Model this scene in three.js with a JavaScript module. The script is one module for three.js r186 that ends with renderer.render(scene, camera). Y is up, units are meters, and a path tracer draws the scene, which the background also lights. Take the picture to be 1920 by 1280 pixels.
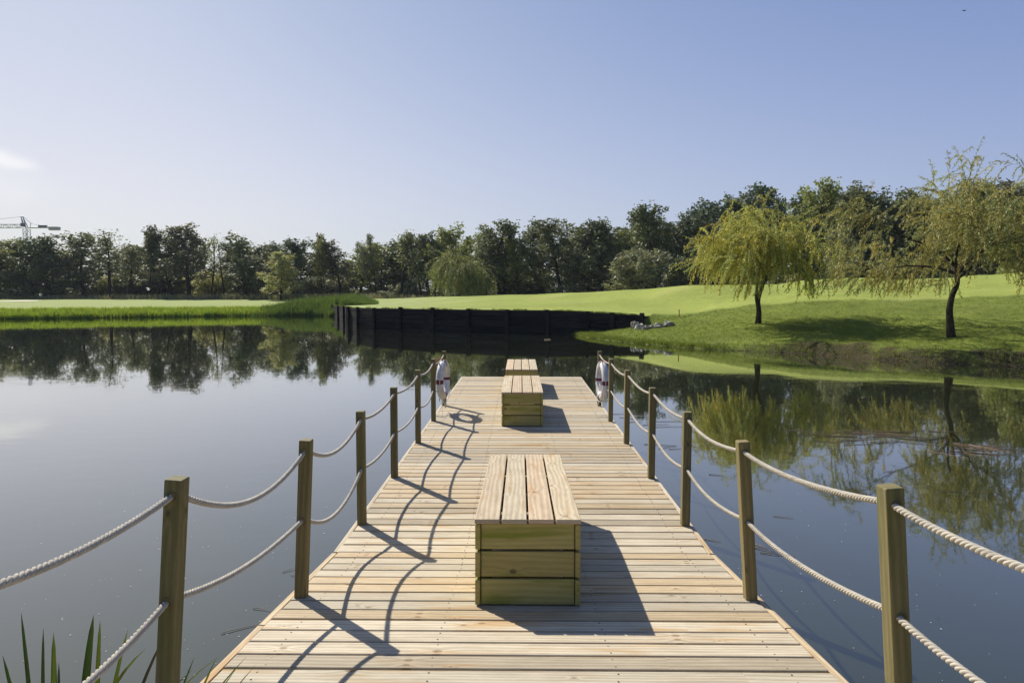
import * as THREE from 'three';
import { RoundedBoxGeometry } from 'three/addons/geometries/RoundedBoxGeometry.js';
import { mergeGeometries } from 'three/addons/utils/BufferGeometryUtils.js';
import { ImprovedNoise } from 'three/addons/math/ImprovedNoise.js';

// ------------------------------------------------------------------ camera, sky, sun, exposure
const scene = new THREE.Scene();
const EYE = new THREE.Vector3(0, 1.85, 0);
const camera = new THREE.PerspectiveCamera(2 * Math.atan(640 / 1300) * 180 / Math.PI, 1920 / 1280, 0.1, 3000);
camera.position.copy(EYE);
camera.lookAt(EYE.x - 0.01219, EYE.y - 0.0654, EYE.z - 0.99778);
camera.updateMatrixWorld();

const renderer = new THREE.WebGLRenderer({ antialias: true });
renderer.toneMapping = THREE.LinearToneMapping;
const EXPOSURE = 1.3;
renderer.toneMappingExposure = EXPOSURE;
renderer.shadowMap.enabled = true;

const D2R = Math.PI / 180;
const SUN = new THREE.Vector3(-Math.sin(38.5 * D2R) * Math.cos(39.5 * D2R), Math.sin(39.5 * D2R), -Math.cos(38.5 * D2R) * Math.cos(39.5 * D2R));
const noise3 = new ImprovedNoise();
function fbm(x, y, z, oct = 4) { let s = 0, a = 1, n = 0; for (let i = 0; i < oct; i++) { s += a * noise3.noise(x, y, z); n += a; a *= 0.5; x = x * 2 + 7.1; y = y * 2 + 3.3; z = z * 2 + 1.7; } return s / n; }
const smooth = (a, b, x) => { const t = Math.min(1, Math.max(0, (x - a) / (b - a))); return t * t * (3 - 2 * t); };
const lerp = (a, b, t) => a + (b - a) * t;
const clamp = (x, a, b) => Math.min(b, Math.max(a, x));
{
  // clear hazy sky: log radiance of elevation and of the angle to the sun; a low white cloud to the west
  const W = 1024, H = 512, data = new Float32Array(W * H * 4);
  const K = [[-3.649, -0.897, 2.883, 2.594], [-2.753, -0.651, 2.134, 1.932], [-1.397, -0.684, 1.229, 0.915]];
  for (let r = 0; r < H; r++) for (let c = 0; c < W; c++) {
    const up = ((r + 0.5) / H - 0.5) * Math.PI, round = ((c + 0.5) / W - 0.5) * 2 * Math.PI;
    const x = Math.cos(round) * Math.cos(up), y = Math.sin(up), z = Math.sin(round) * Math.cos(up);
    const el = Math.max(0, up / D2R), g = Math.acos(clamp(x * SUN.x + y * SUN.y + z * SUN.z, -1, 1)) / D2R;
    const az = Math.atan2(x, -z) / D2R;
    let cu = 0;
    if (az > -60 && az < -28 && el > 4 && el < 15) {
      const e = fbm(az * 0.9, el * 1.6, 3.3, 4) * 0.55;
      for (const [a, h, ra, rh, s] of [[-37.6, 8.9, 2.2, 0.62, 0.9], [-36.0, 8.65, 1.5, 0.42, 0.7], [-42, 9.2, 3.4, 0.9, 0.9], [-48, 8.5, 3, 0.8, 0.7], [-37.5, 7.2, 4.5, 1.7, 0.2]]) cu = Math.max(cu, s * smooth(1.25, 0.2, Math.hypot((az - a) / ra, (el - h) / rh) - e));
    }
    for (let k = 0; k < 3; k++) {
      const q = K[k];
      let L = Math.exp(q[0] + q[1] * Math.exp(-el / 6) + q[2] * Math.exp(-el / 25) + q[3] * Math.exp(-g / 60));
      L = lerp(L, 1.02, clamp(cu, 0, 0.9));
      data[(r * W + c) * 4 + k] = L / EXPOSURE;
    }
    data[(r * W + c) * 4 + 3] = 1;
  }
  const sky = new THREE.DataTexture(data, W, H, THREE.RGBAFormat, THREE.FloatType);
  sky.mapping = THREE.EquirectangularReflectionMapping;
  sky.magFilter = THREE.LinearFilter; sky.needsUpdate = true;
  scene.background = sky; scene.environment = sky;
}
const sun = new THREE.DirectionalLight(new THREE.Color(1, 0.95, 0.87), 5);
sun.position.copy(SUN).multiplyScalar(150).add(new THREE.Vector3(0, 0, -40));
sun.target.position.set(0, 0, -40);
sun.castShadow = true; sun.shadow.mapSize.set(4096, 4096);
Object.assign(sun.shadow.camera, { left: -110, right: 110, top: 110, bottom: -110, near: 1, far: 400 });
scene.add(sun, sun.target);

// ------------------------------------------------------------------ helpers
function rng(seed) { let a = seed >>> 0; return () => { a = (a + 0x6D2B79F5) | 0; let t = Math.imul(a ^ (a >>> 15), 1 | a); t = (t + Math.imul(t ^ (t >>> 7), 61 | t)) ^ t; return ((t ^ (t >>> 14)) >>> 0) / 4294967296; }; }
const V = (x, y, z) => new THREE.Vector3(x, y, z);
const taken = {};
function numbered(n) { taken[n] = (taken[n] ?? -1) + 1; return taken[n] ? n + '_' + String(taken[n]).padStart(3, '0') : n; }
function tag(o, label, category, group, kind) {
  if (label) o.userData.label = label;
  if (category) o.userData.category = category;
  if (group) o.userData.group = group;
  if (kind) o.userData.kind = kind;
  return o;
}
function group(name, pos, label, category, grp) { const g = new THREE.Group(); g.name = numbered(name); if (pos) g.position.copy(pos); scene.add(g); return tag(g, label, category, grp); }
function mesh(name, geo, mat, parent = scene) {
  const m = new THREE.Mesh(geo, mat); m.name = parent === scene ? numbered(name) : name;
  m.castShadow = m.receiveShadow = true; parent.add(m); return m;
}
function tube(pts, radii, sides = 6, cap = true) {
  // tapered tube through pts with a radius at each point
  const pos = [], nor = [], uv = [], idx = [];
  const t = V(), n = V(0, 0, 0), b = V(); let run = 0;
  for (let i = 0; i < pts.length; i++) {
    t.subVectors(pts[Math.min(i + 1, pts.length - 1)], pts[Math.max(i - 1, 0)]).normalize();
    if (i === 0) { n.set(Math.abs(t.x) < 0.9 ? 1 : 0, 0, Math.abs(t.x) < 0.9 ? 0 : 1); }
    n.addScaledVector(t, -n.dot(t)).normalize(); b.crossVectors(t, n);
    if (i) run += pts[i].distanceTo(pts[i - 1]);
    const r = Array.isArray(radii) ? radii[i] : radii;
    for (let s = 0; s <= sides; s++) {
      const a = s / sides * 2 * Math.PI, c = Math.cos(a), d = Math.sin(a);
      const x = n.x * c + b.x * d, y = n.y * c + b.y * d, z = n.z * c + b.z * d;
      pos.push(pts[i].x + x * r, pts[i].y + y * r, pts[i].z + z * r); nor.push(x, y, z); uv.push(s / sides, run);
    }
  }
  const w = sides + 1;
  for (let i = 0; i < pts.length - 1; i++) for (let s = 0; s < sides; s++) { const a = i * w + s; idx.push(a, a + 1, a + w, a + 1, a + w + 1, a + w); }
  if (cap) for (const [i, f] of [[0, 1], [pts.length - 1, 0]]) for (let s = 1; s < sides - 1; s++) { const a = i * w; f ? idx.push(a, a + s + 1, a + s) : idx.push(a, a + s, a + s + 1); }
  const g = new THREE.BufferGeometry();
  g.setAttribute('position', new THREE.Float32BufferAttribute(pos, 3)); g.setAttribute('normal', new THREE.Float32BufferAttribute(nor, 3));
  g.setAttribute('uv', new THREE.Float32BufferAttribute(uv, 2)); g.setIndex(idx); return g;
}
function tex(w, h, fn, srgb = true) {
  const d = new Uint8Array(w * h * 4);
  for (let y = 0; y < h; y++) for (let x = 0; x < w; x++) { const c = fn(x / w, y / h, x, y), o = (y * w + x) * 4; d[o] = clamp(c[0], 0, 1) * 255; d[o + 1] = clamp(c[1], 0, 1) * 255; d[o + 2] = clamp(c[2], 0, 1) * 255; d[o + 3] = 255; }
  const t = new THREE.DataTexture(d, w, h); t.wrapS = t.wrapT = THREE.RepeatWrapping; t.magFilter = THREE.LinearFilter; t.minFilter = THREE.LinearMipmapLinearFilter; t.generateMipmaps = true;
  if (srgb) t.colorSpace = THREE.SRGBColorSpace; t.needsUpdate = true; return t;
}
// noise that repeats with period p in both directions
function tileNoise(u, v, p, z, stretch = 1) {
  const x = u * p, y = v * p * stretch, P = p, Q = p * stretch, f = (a, b) => noise3.noise(a, b, z);
  const s = u, t = v;
  return f(x, y) * (1 - s) * (1 - t) + f(x - P, y) * s * (1 - t) + f(x, y - Q) * (1 - s) * t + f(x - P, y - Q) * s * t;
}
const std = (o) => new THREE.MeshStandardMaterial(o);
const matt = (o) => new THREE.MeshPhysicalMaterial({ specularIntensity: 0.12, ...o });
const lin = (r, g, b) => new THREE.Color().setRGB(r, g, b);

// ------------------------------------------------------------------ wood
// one sheet of eight board strips; u runs along the grain (2.8 m), v across
function woodSheet(seed, base, dark, knotTone, stainTone, stainAmt, contrast = 1) {
  const R = rng(seed), knots = [];
  for (let i = 0; i < 22; i++) knots.push([R(), (Math.floor(R() * 8) + 0.2 + 0.6 * R()) / 8, 0.002 + 0.0055 * R()]);
  const rowTone = [...Array(8)].map(() => R() - 0.5);
  const colour = tex(1024, 640, (u, v) => {
    const row = Math.floor(v * 8), vf = v * 8 - row;
    let bend = 0, kn = 0;
    for (const [ku, kv, kr] of knots) {
      let du = Math.abs(u - ku); du = Math.min(du, 1 - du);
      if (Math.floor(kv * 8) !== row || du > 0.06) continue;
      const dv = (v - kv) * 0.42, dd = Math.sqrt(du * du * 0.35 + dv * dv);
      kn = Math.max(kn, smooth(kr, kr * 0.45, dd)); bend += 0.02 * Math.exp(-dd * dd / (kr * kr * 5)) * Math.sign(dv || 1);
    }
    const gy = (vf + bend * 8) * 9 + row * 31.7 + 0.8 * noise3.noise(u * 5, row * 3.1, seed);
    const g = 0.5 + 0.5 * Math.sin((gy + 0.9 * noise3.noise(u * 3, gy * 0.2, seed * 3 + row)) * 6.283 * 0.62);
    const fine = noise3.noise(u * 26, v * 420, seed + 9) * 0.5 + noise3.noise(u * 90, v * 700, seed + 4) * 0.35;
    const blot = fbm(u * 9, v * 22, seed + 2, 3);
    const t = clamp(0.30 + contrast * (0.20 * (g - 0.5) + 0.28 * fine) + 0.22 * blot + 0.22 * rowTone[row], 0, 1);
    const st = clamp(smooth(0.05, 0.5, fbm(u * 4 + 3, v * 14, seed + 21, 4)) * stainAmt, 0, 1);
    const o = [];
    for (let k = 0; k < 3; k++) { let c = lerp(base[k], dark[k], t); c = lerp(c, stainTone[k], st); c = lerp(c, knotTone[k], kn * 0.5); o.push(c); }
    return o;
  });
  const bump = tex(512, 384, (u, v) => {
    const f = 0.5 + 0.30 * noise3.noise(u * 16, v * 260, seed + 9) + 0.14 * noise3.noise(u * 60, v * 330, seed + 5);
    return [f, f, f];
  }, false);
  return { colour, bump };
}
const deckSheet = woodSheet(11, [0.81, 0.76, 0.65], [0.46, 0.40, 0.30], [0.40, 0.27, 0.15], [0.68, 0.53, 0.325], 0.8, 1.35);
const postSheet = woodSheet(23, [0.54, 0.49, 0.31], [0.29, 0.26, 0.15], [0.18, 0.13, 0.09], [0.38, 0.38, 0.19], 0.8, 1.3);
const boxSheet = woodSheet(37, [0.72, 0.66, 0.39], [0.50, 0.46, 0.23], [0.22, 0.17, 0.07], [0.47, 0.49, 0.13], 0.9, 1.2);
const deckMats = [[1, 1, 1], [0.88, 0.89, 0.90], [0.98, 0.88, 0.74], [0.74, 0.72, 0.69], [1.06, 1.05, 1.04], [0.88, 0.80, 0.67]].map((c) => std({ map: deckSheet.colour, bumpMap: deckSheet.bump, bumpScale: 0.0016, roughness: 0.78, color: lin(...c) }));
const seatMats = [[1.0, 0.94, 0.84], [1.02, 0.95, 0.87], [1, 0.98, 0.92], [1.04, 0.92, 0.82]].map((c) => std({ map: deckSheet.colour, bumpMap: deckSheet.bump, bumpScale: 0.0012, roughness: 0.75, color: lin(...c) }));
const boxMats = [[1, 1, 1], [0.92, 0.95, 0.9], [0.9, 0.88, 0.86]].map((c) => std({ map: boxSheet.colour, bumpMap: boxSheet.bump, bumpScale: 0.0015, roughness: 0.8, color: lin(...c) }));
const postMats = [[1, 1, 1], [0.88, 0.9, 0.88], [1.05, 1, 0.95]].map((c) => std({ map: postSheet.colour, bumpMap: postSheet.bump, bumpScale: 0.0018, roughness: 0.82, color: lin(...c) }));

// a board with eased edges, long axis 'x' | 'y' | 'z'; uv follow the grain in metres
function board(lx, ly, lz, axis, R, ease = 0.004) {
  const g = new RoundedBoxGeometry(lx, ly, lz, 1, Math.min(ease, 0.45 * Math.min(lx, ly, lz)));
  const p = g.attributes.position, n = g.attributes.normal, uv = g.attributes.uv, o = R(), strip = Math.floor(R() * 8), v0 = R() * 0.3;
  for (let i = 0; i < p.count; i++) {
    const x = p.getX(i), y = p.getY(i), z = p.getZ(i), ax = Math.abs(n.getX(i)), ay = Math.abs(n.getY(i)), az = Math.abs(n.getZ(i));
    let along, across;
    if (axis === 'x') { along = x; across = ay > az ? z : y; if (ax > 0.8) { along = y * 0.3; across = z; } }
    else if (axis === 'y') { along = y; across = ax > az ? z : x; if (ay > 0.8) { along = x * 0.3; across = z; } }
    else { along = z; across = ay > ax ? x : y; if (az > 0.8) { along = x * 0.3; across = y; } }
    uv.setXY(i, along / 2.8 + o, (strip + 0.5 + v0 * 0.5 + across / 0.17) / 8);
  }
  return g;
}

// ------------------------------------------------------------------ terrain and pond
const WATER = -0.5;
function spline(pts, per = 6, closed = false) { return new THREE.CatmullRomCurve3(pts.map(([x, z]) => V(x, 0, z)), closed, 'centripetal').getPoints((pts.length - 1) * per).map((p) => [p.x, p.z]); }
const wallLine = [[7.2, -40.9], [5.6, -41.9], [4.1, -42.4], [1.7, -43.0], [-0.8, -43.6], [-3.3, -45.0], [-5.8, -46.3], [-8.3, -48.4], [-10.5, -50.2], [-12.3, -52.7], [-13.7, -55.6], [-15.0, -60.4], [-16.8, -66.2], [-19.2, -73.2], [-22.2, -82.0]];
const nearShore = spline([[-108, -22], [-90, 4], [-30, 4.5], [-9, 2.6], [-3, 1.9], [3, 1.9], [10, 2.6], [25, -1], [31, -9], [25, -16.6], [20, -20.4], [16.6, -22.9], [13.8, -25.0], [11.4, -28.3], [8.0, -30.9], [5.6, -34.6], [4.0, -38.6], [3.2, -42.7]], 6);
const farShore = spline([[-22.2, -82.0], [-25, -83.6], [-30, -82.0], [-41, -76.5], [-52, -70.0], [-70, -62], [-100, -50], [-112, -34], [-108, -22]], 6);
const pond = [...nearShore, ...wallLine.slice(3), ...farShore.slice(1)];
function segDist(x, z, line) {
  let best = 1e9;
  for (let i = 0; i < line.length - 1; i++) {
    const [ax, az] = line[i], [bx, bz] = line[i + 1], dx = bx - ax, dz = bz - az, t = clamp(((x - ax) * dx + (z - az) * dz) / (dx * dx + dz * dz), 0, 1);
    const ex = x - ax - t * dx, ez = z - az - t * dz, d = ex * ex + ez * ez; if (d < best) best = d;
  }
  return Math.sqrt(best);
}
function inPond(x, z) {
  let c = false;
  for (let i = 0, j = pond.length - 1; i < pond.length; j = i++) { const [xi, zi] = pond[i], [xj, zj] = pond[j]; if ((zi > z) !== (zj > z) && x < (xj - xi) * (z - zi) / (zj - zi) + xi) c = !c; }
  return c;
}
function wallZ(x) {
  for (let i = 0; i < wallLine.length - 1; i++) { const [ax, az] = wallLine[i], [bx, bz] = wallLine[i + 1]; if (x <= ax && x >= bx) return lerp(az, bz, (ax - x) / (ax - bx)); }
  return null;
}
const natural = [nearShore, farShore];
// crest of the land seen from the jetty: bearing (tangent) -> height over the water at distance rc
const crest = [[-0.80, 1.75], [-0.40, 1.80], [-0.21, 1.95], [-0.09, 2.30], [0.0, 2.5], [0.08, 2.66], [0.16, 2.86], [0.25, 3.12], [0.30, 3.14], [0.36, 3.16], [0.42, 3.5], [0.48, 3.62], [0.54, 3.52], [0.60, 3.6], [0.66, 3.82], [0.75, 4.1], [1.2, 4.4]];
function crestAt(t) { if (t <= crest[0][0]) return crest[0][1]; for (let i = 1; i < crest.length; i++) if (t < crest[i][0]) return lerp(crest[i - 1][1], crest[i][1], smooth(crest[i - 1][0], crest[i][0], t)); return crest[crest.length - 1][1]; }
const crestDist = (t) => lerp(lerp(118, 72, smooth(-0.30, -0.04, t)), 49, smooth(-0.06, 0.30, t));
function land(x, z) {   // height over the water; also what grows there
  const pondHere = inPond(x, z), d0 = segDist(x, z, pond);
  const wz = x > -22.2 && x < 7.2 ? wallZ(x) : null;
  const dWall = segDist(x, z, wallLine);
  if (pondHere) return { h: -Math.min(1.3, 0.06 + d0 * 0.4), d: -d0, wall: dWall };
  const behind = wz !== null && z < wz;
  if (behind && dWall < 0.75) return { h: -0.4, d: 0.01, wall: dWall, behind };
  const dn = Math.min(segDist(x, z, nearShore), segDist(x, z, farShore));
  const front = z > -12;
  const right = x > 2 && z > -60 && !front;
  let bank;
  if (front) bank = 0.05 + 0.6 * smooth(0, 3, dn);
  else if (x > -5) bank = 0.05 + (0.36 + 0.16 * fbm(x * 0.8, 2.2, z * 0.8, 2)) * smooth(0, 0.6, dn + 0.25 * fbm(x * 1.3, 6.1, z * 1.3, 2)) * smooth(7.5, 12.5, x) + 0.07 * Math.min(dn, 11);
  else bank = 0.08 + 0.62 * smooth(0, 3.2, dn) + 0.012 * Math.min(dn, 20);
  const depth = Math.max(1, -z), t = x / depth, rc = crestDist(t);
  const Hc = crestAt(t);
  const ds = behind ? dWall : x >= 7.2 ? lerp(dn, dWall, smooth(-38, -42.5, z) * (1 - smooth(7.2, 18, x))) : dn;
  let base = bank;
  if (x < 12) {
    const up = 1.2 + 0.22 * smooth(-24, -10, x) - 0.2 * smooth(3, 8, x);
    const w = behind ? 1 : (x >= 7.2 ? smooth(14, 7.2, x) * smooth(-39.5, -42.5, z) : 0);
    const leftFade = smooth(-24, -20.5, x);
    base = lerp(bank, Math.max(bank, up), x > -22.2 ? w : (z < -70 ? 0 : 0) * leftFade);
    if (x <= -22.2) base = bank;
  }
  if (front) return { h: base, d: dn, wall: dWall };
  const dc = Math.max(0, rc - depth), s = Math.max(0.001, ds);
  const q = s / (s + dc);
  let h = lerp(base, Hc, Math.pow(smooth(0, 1, q) * 0.5 + q * 0.5, behind ? 1.1 : lerp(1.1, 1.55, smooth(6, 12, x))));
  if (depth > rc) h = Hc - 0.8 * smooth(0, 30, depth - rc);
  h += 0.05 * fbm(x * 0.12, 3, z * 0.12, 3) * smooth(1, 6, s) + 0.02 * fbm(x * 0.9, 8, z * 0.9, 2) * smooth(0.2, 2, s);
  return { h, d: ds, wall: dWall, behind };
}
const heightCache = (x, z) => WATER + land(x, z).h;

function gridLines(parts) { const o = []; for (const [a, b, n] of parts) for (let i = 0; i < n; i++) o.push(lerp(a, b, i / n)); o.push(parts[parts.length - 1][1]); return o; }
const fairway = [0.385, 0.44, 0.105], rough = [0.20, 0.245, 0.048], bankGreen = [0.30, 0.37, 0.05], soil = [0.085, 0.066, 0.042], greenL = [0.42, 0.48, 0.18];
{
  const xs = gridLines([[-900, -260, 8], [-260, -110, 20], [-110, -30, 70], [-30, 2, 74], [2, 28, 100], [28, 32, 8], [32, 70, 40], [70, 240, 24], [240, 900, 8]]);
  const zs = gridLines([[60, 6, 12], [6, -14, 24], [-14, -34, 92], [-34, -40, 18], [-40, -62, 88], [-62, -88, 64], [-88, -135, 50], [-135, -220, 18], [-220, -1200, 14]]);
  const pos = [], col = [], uv = [], idx = [];
  for (const z of zs) for (const x of xs) {
    const L = land(x, z); pos.push(x, WATER + L.h, z); uv.push(x / 6, z / 6);
    let c = fairway;
    if (L.d < 0) c = soil;
    else {
      const n = fbm(x * 0.35, 1.5, z * 0.35, 3), n2 = fbm(x * 1.7, 5.5, z * 1.7, 2);
      const mixL = smooth(1, -16, x + 2 * n);
      if (x > -18) {
        // mown fairway beyond a wavering line; rough towards the pond and on the mounds
        const line = -42.4 + 0.34 * Math.max(0, x - 8) + 1.4 * fbm(x * 0.08, 0.3, 0, 2);
        let r = L.behind ? smooth(2.2, 0.8, L.d) * 0.6 : smooth(line - 0.5, line + 0.5, z);
        const stripe = 0.06 * Math.sin((x * 0.3 - z * 0.95) * 0.75 + 1.5 * n) + 0.13 * fbm(x * 0.11, 9.2, z * 0.16, 3), dry = smooth(0.1, 0.45, fbm(x * 0.22 + 4, 2.2, z * 0.3, 3));
        c = fairway.map((v, k) => lerp(lerp(v, greenL[k], mixL) * (1 + stripe + 0.10 * n), rough[k] * (1 + 0.3 * n + 0.25 * n2), r) * lerp(1, [1.22, 1.08, 1.5][k], 0.55 * dry));
        if (!L.behind) {
          const s = smooth(1.25, 0.3, L.d + 1.5 * n2 + 0.9 * n) * smooth(6.5, 10, x) * (0.35 + 0.55 * smooth(9, 12, x));
          c = c.map((v, k) => lerp(v, soil[k] * (1 + 0.5 * n2), s));
        }
      } else {
        const r = smooth(7, 3.4, L.d + 1.2 * n);
        c = greenL.map((v, k) => lerp(v * (1 + 0.07 * n), bankGreen[k], L.behind ? smooth(2, 1, L.d) * 0.6 : r));
      }
    }
    col.push(...c);
  }
  const w = xs.length;
  for (let j = 0; j < zs.length - 1; j++) for (let i = 0; i < w - 1; i++) { const a = j * w + i; idx.push(a, a + 1, a + w, a + 1, a + w + 1, a + w); }
  const g = new THREE.BufferGeometry();
  g.setAttribute('position', new THREE.Float32BufferAttribute(pos, 3)); g.setAttribute('color', new THREE.Float32BufferAttribute(col, 3));
  g.setAttribute('uv', new THREE.Float32BufferAttribute(uv, 2)); g.setIndex(idx); g.computeVertexNormals();
  const turf = tex(640, 640, (u, v) => {
    const a = tileNoise(u, v, 64, 1.2) * 0.5 + tileNoise(u, v, 180, 4.2) * 0.55 + tileNoise(u, v, 14, 7.7) * 0.22, s = 0.86 + 0.26 * a, y = 0.06 * tileNoise(u, v, 22, 9.1);
    return [s + y, s, s * 0.96 - y];
  });
  const turfB = tex(512, 512, (u, v) => { const f = 0.5 + 0.4 * tileNoise(u, v, 90, 3.1) + 0.2 * tileNoise(u, v, 30, 6.1); return [f, f, f]; }, false);
  const m = mesh('ground', g, matt({ vertexColors: true, map: turf, bumpMap: turfB, bumpScale: 0.05, roughness: 0.95 }));
  tag(m, 'mown golf lawn and rough grass banks sloping round the pond', 'ground', null, 'structure');
}
{
  const g = new THREE.PlaneGeometry(340, 130, 1, 1); g.rotateX(-Math.PI / 2); g.translate(20, WATER, -50);
  const p = g.attributes.position, uv = g.attributes.uv; for (let i = 0; i < p.count; i++) uv.setXY(i, p.getX(i) / 9.7, p.getZ(i) / 9.7);
  const rip = tex(768, 768, (u, v) => {
    const f = 0.5 + 0.20 * tileNoise(u, v, 9, 1.3) + 0.16 * tileNoise(u, v, 14, 2.9, 2) + 0.075 * tileNoise(u, v, 34, 6.1, 2) + 0.03 * tileNoise(u, v, 80, 8.8, 2);
    return [f, f, f];
  }, false);
  const m = mesh('water', g, new THREE.MeshPhysicalMaterial({ color: lin(0.022, 0.026, 0.012), roughness: 0.03, ior: 2.0, specularColor: lin(1, 0.86, 0.5), clearcoat: 0.85, clearcoatRoughness: 0.02, bumpMap: rip, bumpScale: 0.006 }));
  tag(m, 'calm murky pond mirroring trees and sky', 'water', null, 'structure');
}

// ------------------------------------------------------------------ jetty
const BEND = -4.9, SLOPE = 0.105;
const deckY = (z) => (z > BEND ? SLOPE * (z - BEND) : 0);
{
  const R = rng(5), jetty = group('jetty', V(0, 0, 0), 'pale wooden plank jetty with a sloping ramp running out over the pond', 'jetty');
  const PITCH = 0.15, W0 = -1.322, W1 = 1.362;
  const geos = [...Array(14)].map(() => board(W1 - W0, 0.045, 0.1345, 'x', R, 0.007));
  const ramp = Math.atan(SLOPE);
  for (let k = 0; ; k++) {            // level part, from the far end to the bend, then the ramp
    const z = -15.85 + PITCH * (k + 0.5); if (z > BEND) break;
    const m = mesh('plank', geos[Math.floor(R() * 14)], deckMats[Math.floor(R() * 6)], jetty);
    m.position.set((W0 + W1) / 2 + (R() - 0.5) * 0.014, -0.0225 + (R() - 0.5) * 0.004, z); m.rotation.set((R() - 0.5) * 0.008, (R() - 0.5) * 0.003, (R() - 0.5) * 0.0012); if (R() < 0.5) m.rotation.y += Math.PI;
  }
  for (let k = 0; k < 47; k++) {
    const s = PITCH * (k + 0.5), z = BEND + s * Math.cos(ramp), y = s * Math.sin(ramp);
    const m = mesh('plank', geos[Math.floor(R() * 14)], deckMats[Math.floor(R() * 6)], jetty);
    m.position.set((W0 + W1) / 2 + (R() - 0.5) * 0.008, y - 0.0225 * Math.cos(ramp) + (R() - 0.5) * 0.003, z); m.rotation.order = 'YXZ'; m.rotation.set(-ramp + (R() - 0.5) * 0.006, (R() - 0.5) * 0.0016, 0);
    if (R() < 0.5) { m.rotation.y += Math.PI; m.rotation.x *= -1; }
  }
  // the screw heads of the planks, two over each joist
  const head = new THREE.CylinderGeometry(0.0042, 0.0042, 0.004, 6), heads = [];
  for (let k = 0; k < 73 + 47; k++) for (const x of [-1.15, -0.4, 0.42, 1.18]) for (const o of [-0.04, 0.04]) {
    const lvl = k < 73, t = lvl ? -15.85 + PITCH * (k + 0.5) + o : PITCH * (k - 73 + 0.5) + o, g = head.clone();
    g.translate(x + (R() - 0.5) * 0.016, (lvl ? 0 : t * Math.sin(ramp)) + 0.0006, (lvl ? t : BEND + t * Math.cos(ramp)) + (R() - 0.5) * 0.01); heads.push(g);
  }
  tag(mesh('screw_heads', mergeGeometries(heads), std({ color: lin(0.22, 0.20, 0.17), metalness: 0.5, roughness: 0.6 }), jetty), null, null, null, 'stuff');
  // fascia boards along both sides and across the end, joists and piles below
  for (const [x, dx] of [[W0 - 0.022, -1], [W1 + 0.022, 1]]) {
    for (const [a, b] of [[-15.87, -12.2], [-12.19, -8.5], [-8.49, -4.92]]) { const m = mesh('fascia_board', board(0.036, 0.15, b - a, 'z', R), deckMats[4], jetty); m.position.set(x, -0.083, (a + b) / 2); }
    for (const [a, b] of [[0.01, 1.42], [1.43, 4.4], [4.41, 7.0]]) {
      const m = mesh('fascia_board', board(0.036, 0.15, b - a, 'z', R), deckMats[2], jetty), s = (a + b) / 2;
      m.position.set(x + dx * 0.004, -0.083 + s * Math.sin(ramp), BEND + s * Math.cos(ramp)); m.rotation.x = -ramp;
    }
  }
  const e = mesh('fascia_board', board(W1 - W0 + 0.08, 0.15, 0.036, 'x', R), deckMats[0], jetty); e.position.set((W0 + W1) / 2, -0.083, -15.875);
  for (const x of [-1.15, -0.4, 0.42, 1.18]) {
    const m = mesh('joist', board(0.07, 0.16, 10.9, 'z', R), postMats[1], jetty); m.position.set(x, -0.129, -10.35);
    const n = mesh('joist', board(0.07, 0.16, 7.0, 'z', R), postMats[1], jetty); n.position.set(x, -0.129 + 3.5 * Math.sin(ramp), BEND + 3.5 * Math.cos(ramp)); n.rotation.x = -ramp;
  }
  for (const z of [-15.4, -11.6, -7.8, -4.6, -1.2]) for (const x of [-1.05, 1.08]) { const m = mesh('pile', new THREE.CylinderGeometry(0.08, 0.085, 1.5, 12), postMats[1], jetty); m.position.set(x, -0.95 + deckY(z), z); }
}

// ------------------------------------------------------------------ rope railings
const PH = 0.926, ropeMat = std({ color: lin(0.68, 0.63, 0.53), roughness: 0.9, map: tex(128, 128, (u, v) => { const s = 0.82 + 0.3 * tileNoise(u, v, 24, 3.3) + 0.12 * tileNoise(u, v, 5, 1.1); return [s, s * 0.985, s * 0.95]; }) });
function twistedRope(curvePts, dia, pitch, sides, step) {
  // three strands laid round a centre line
  const line = new THREE.CatmullRomCurve3(curvePts), len = line.getLength(), n = Math.ceil(len / step), strands = [[], [], []];
  const c = line.getSpacedPoints(n), up = V(0, 1, 0), t = V(), a = V(), b = V();
  for (let i = 0; i <= n; i++) {
    t.subVectors(c[Math.min(i + 1, n)], c[Math.max(i - 1, 0)]).normalize(); a.crossVectors(t, up).normalize(); b.crossVectors(a, t);
    for (let k = 0; k < 3; k++) { const w = (i / n * len / pitch + k / 3) * 2 * Math.PI; strands[k].push(c[i].clone().addScaledVector(a, Math.cos(w) * dia * 0.25).addScaledVector(b, Math.sin(w) * dia * 0.25)); }
  }
  return mergeGeometries(strands.map((s) => tube(s, dia * 0.27, sides, true)));
}
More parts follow.
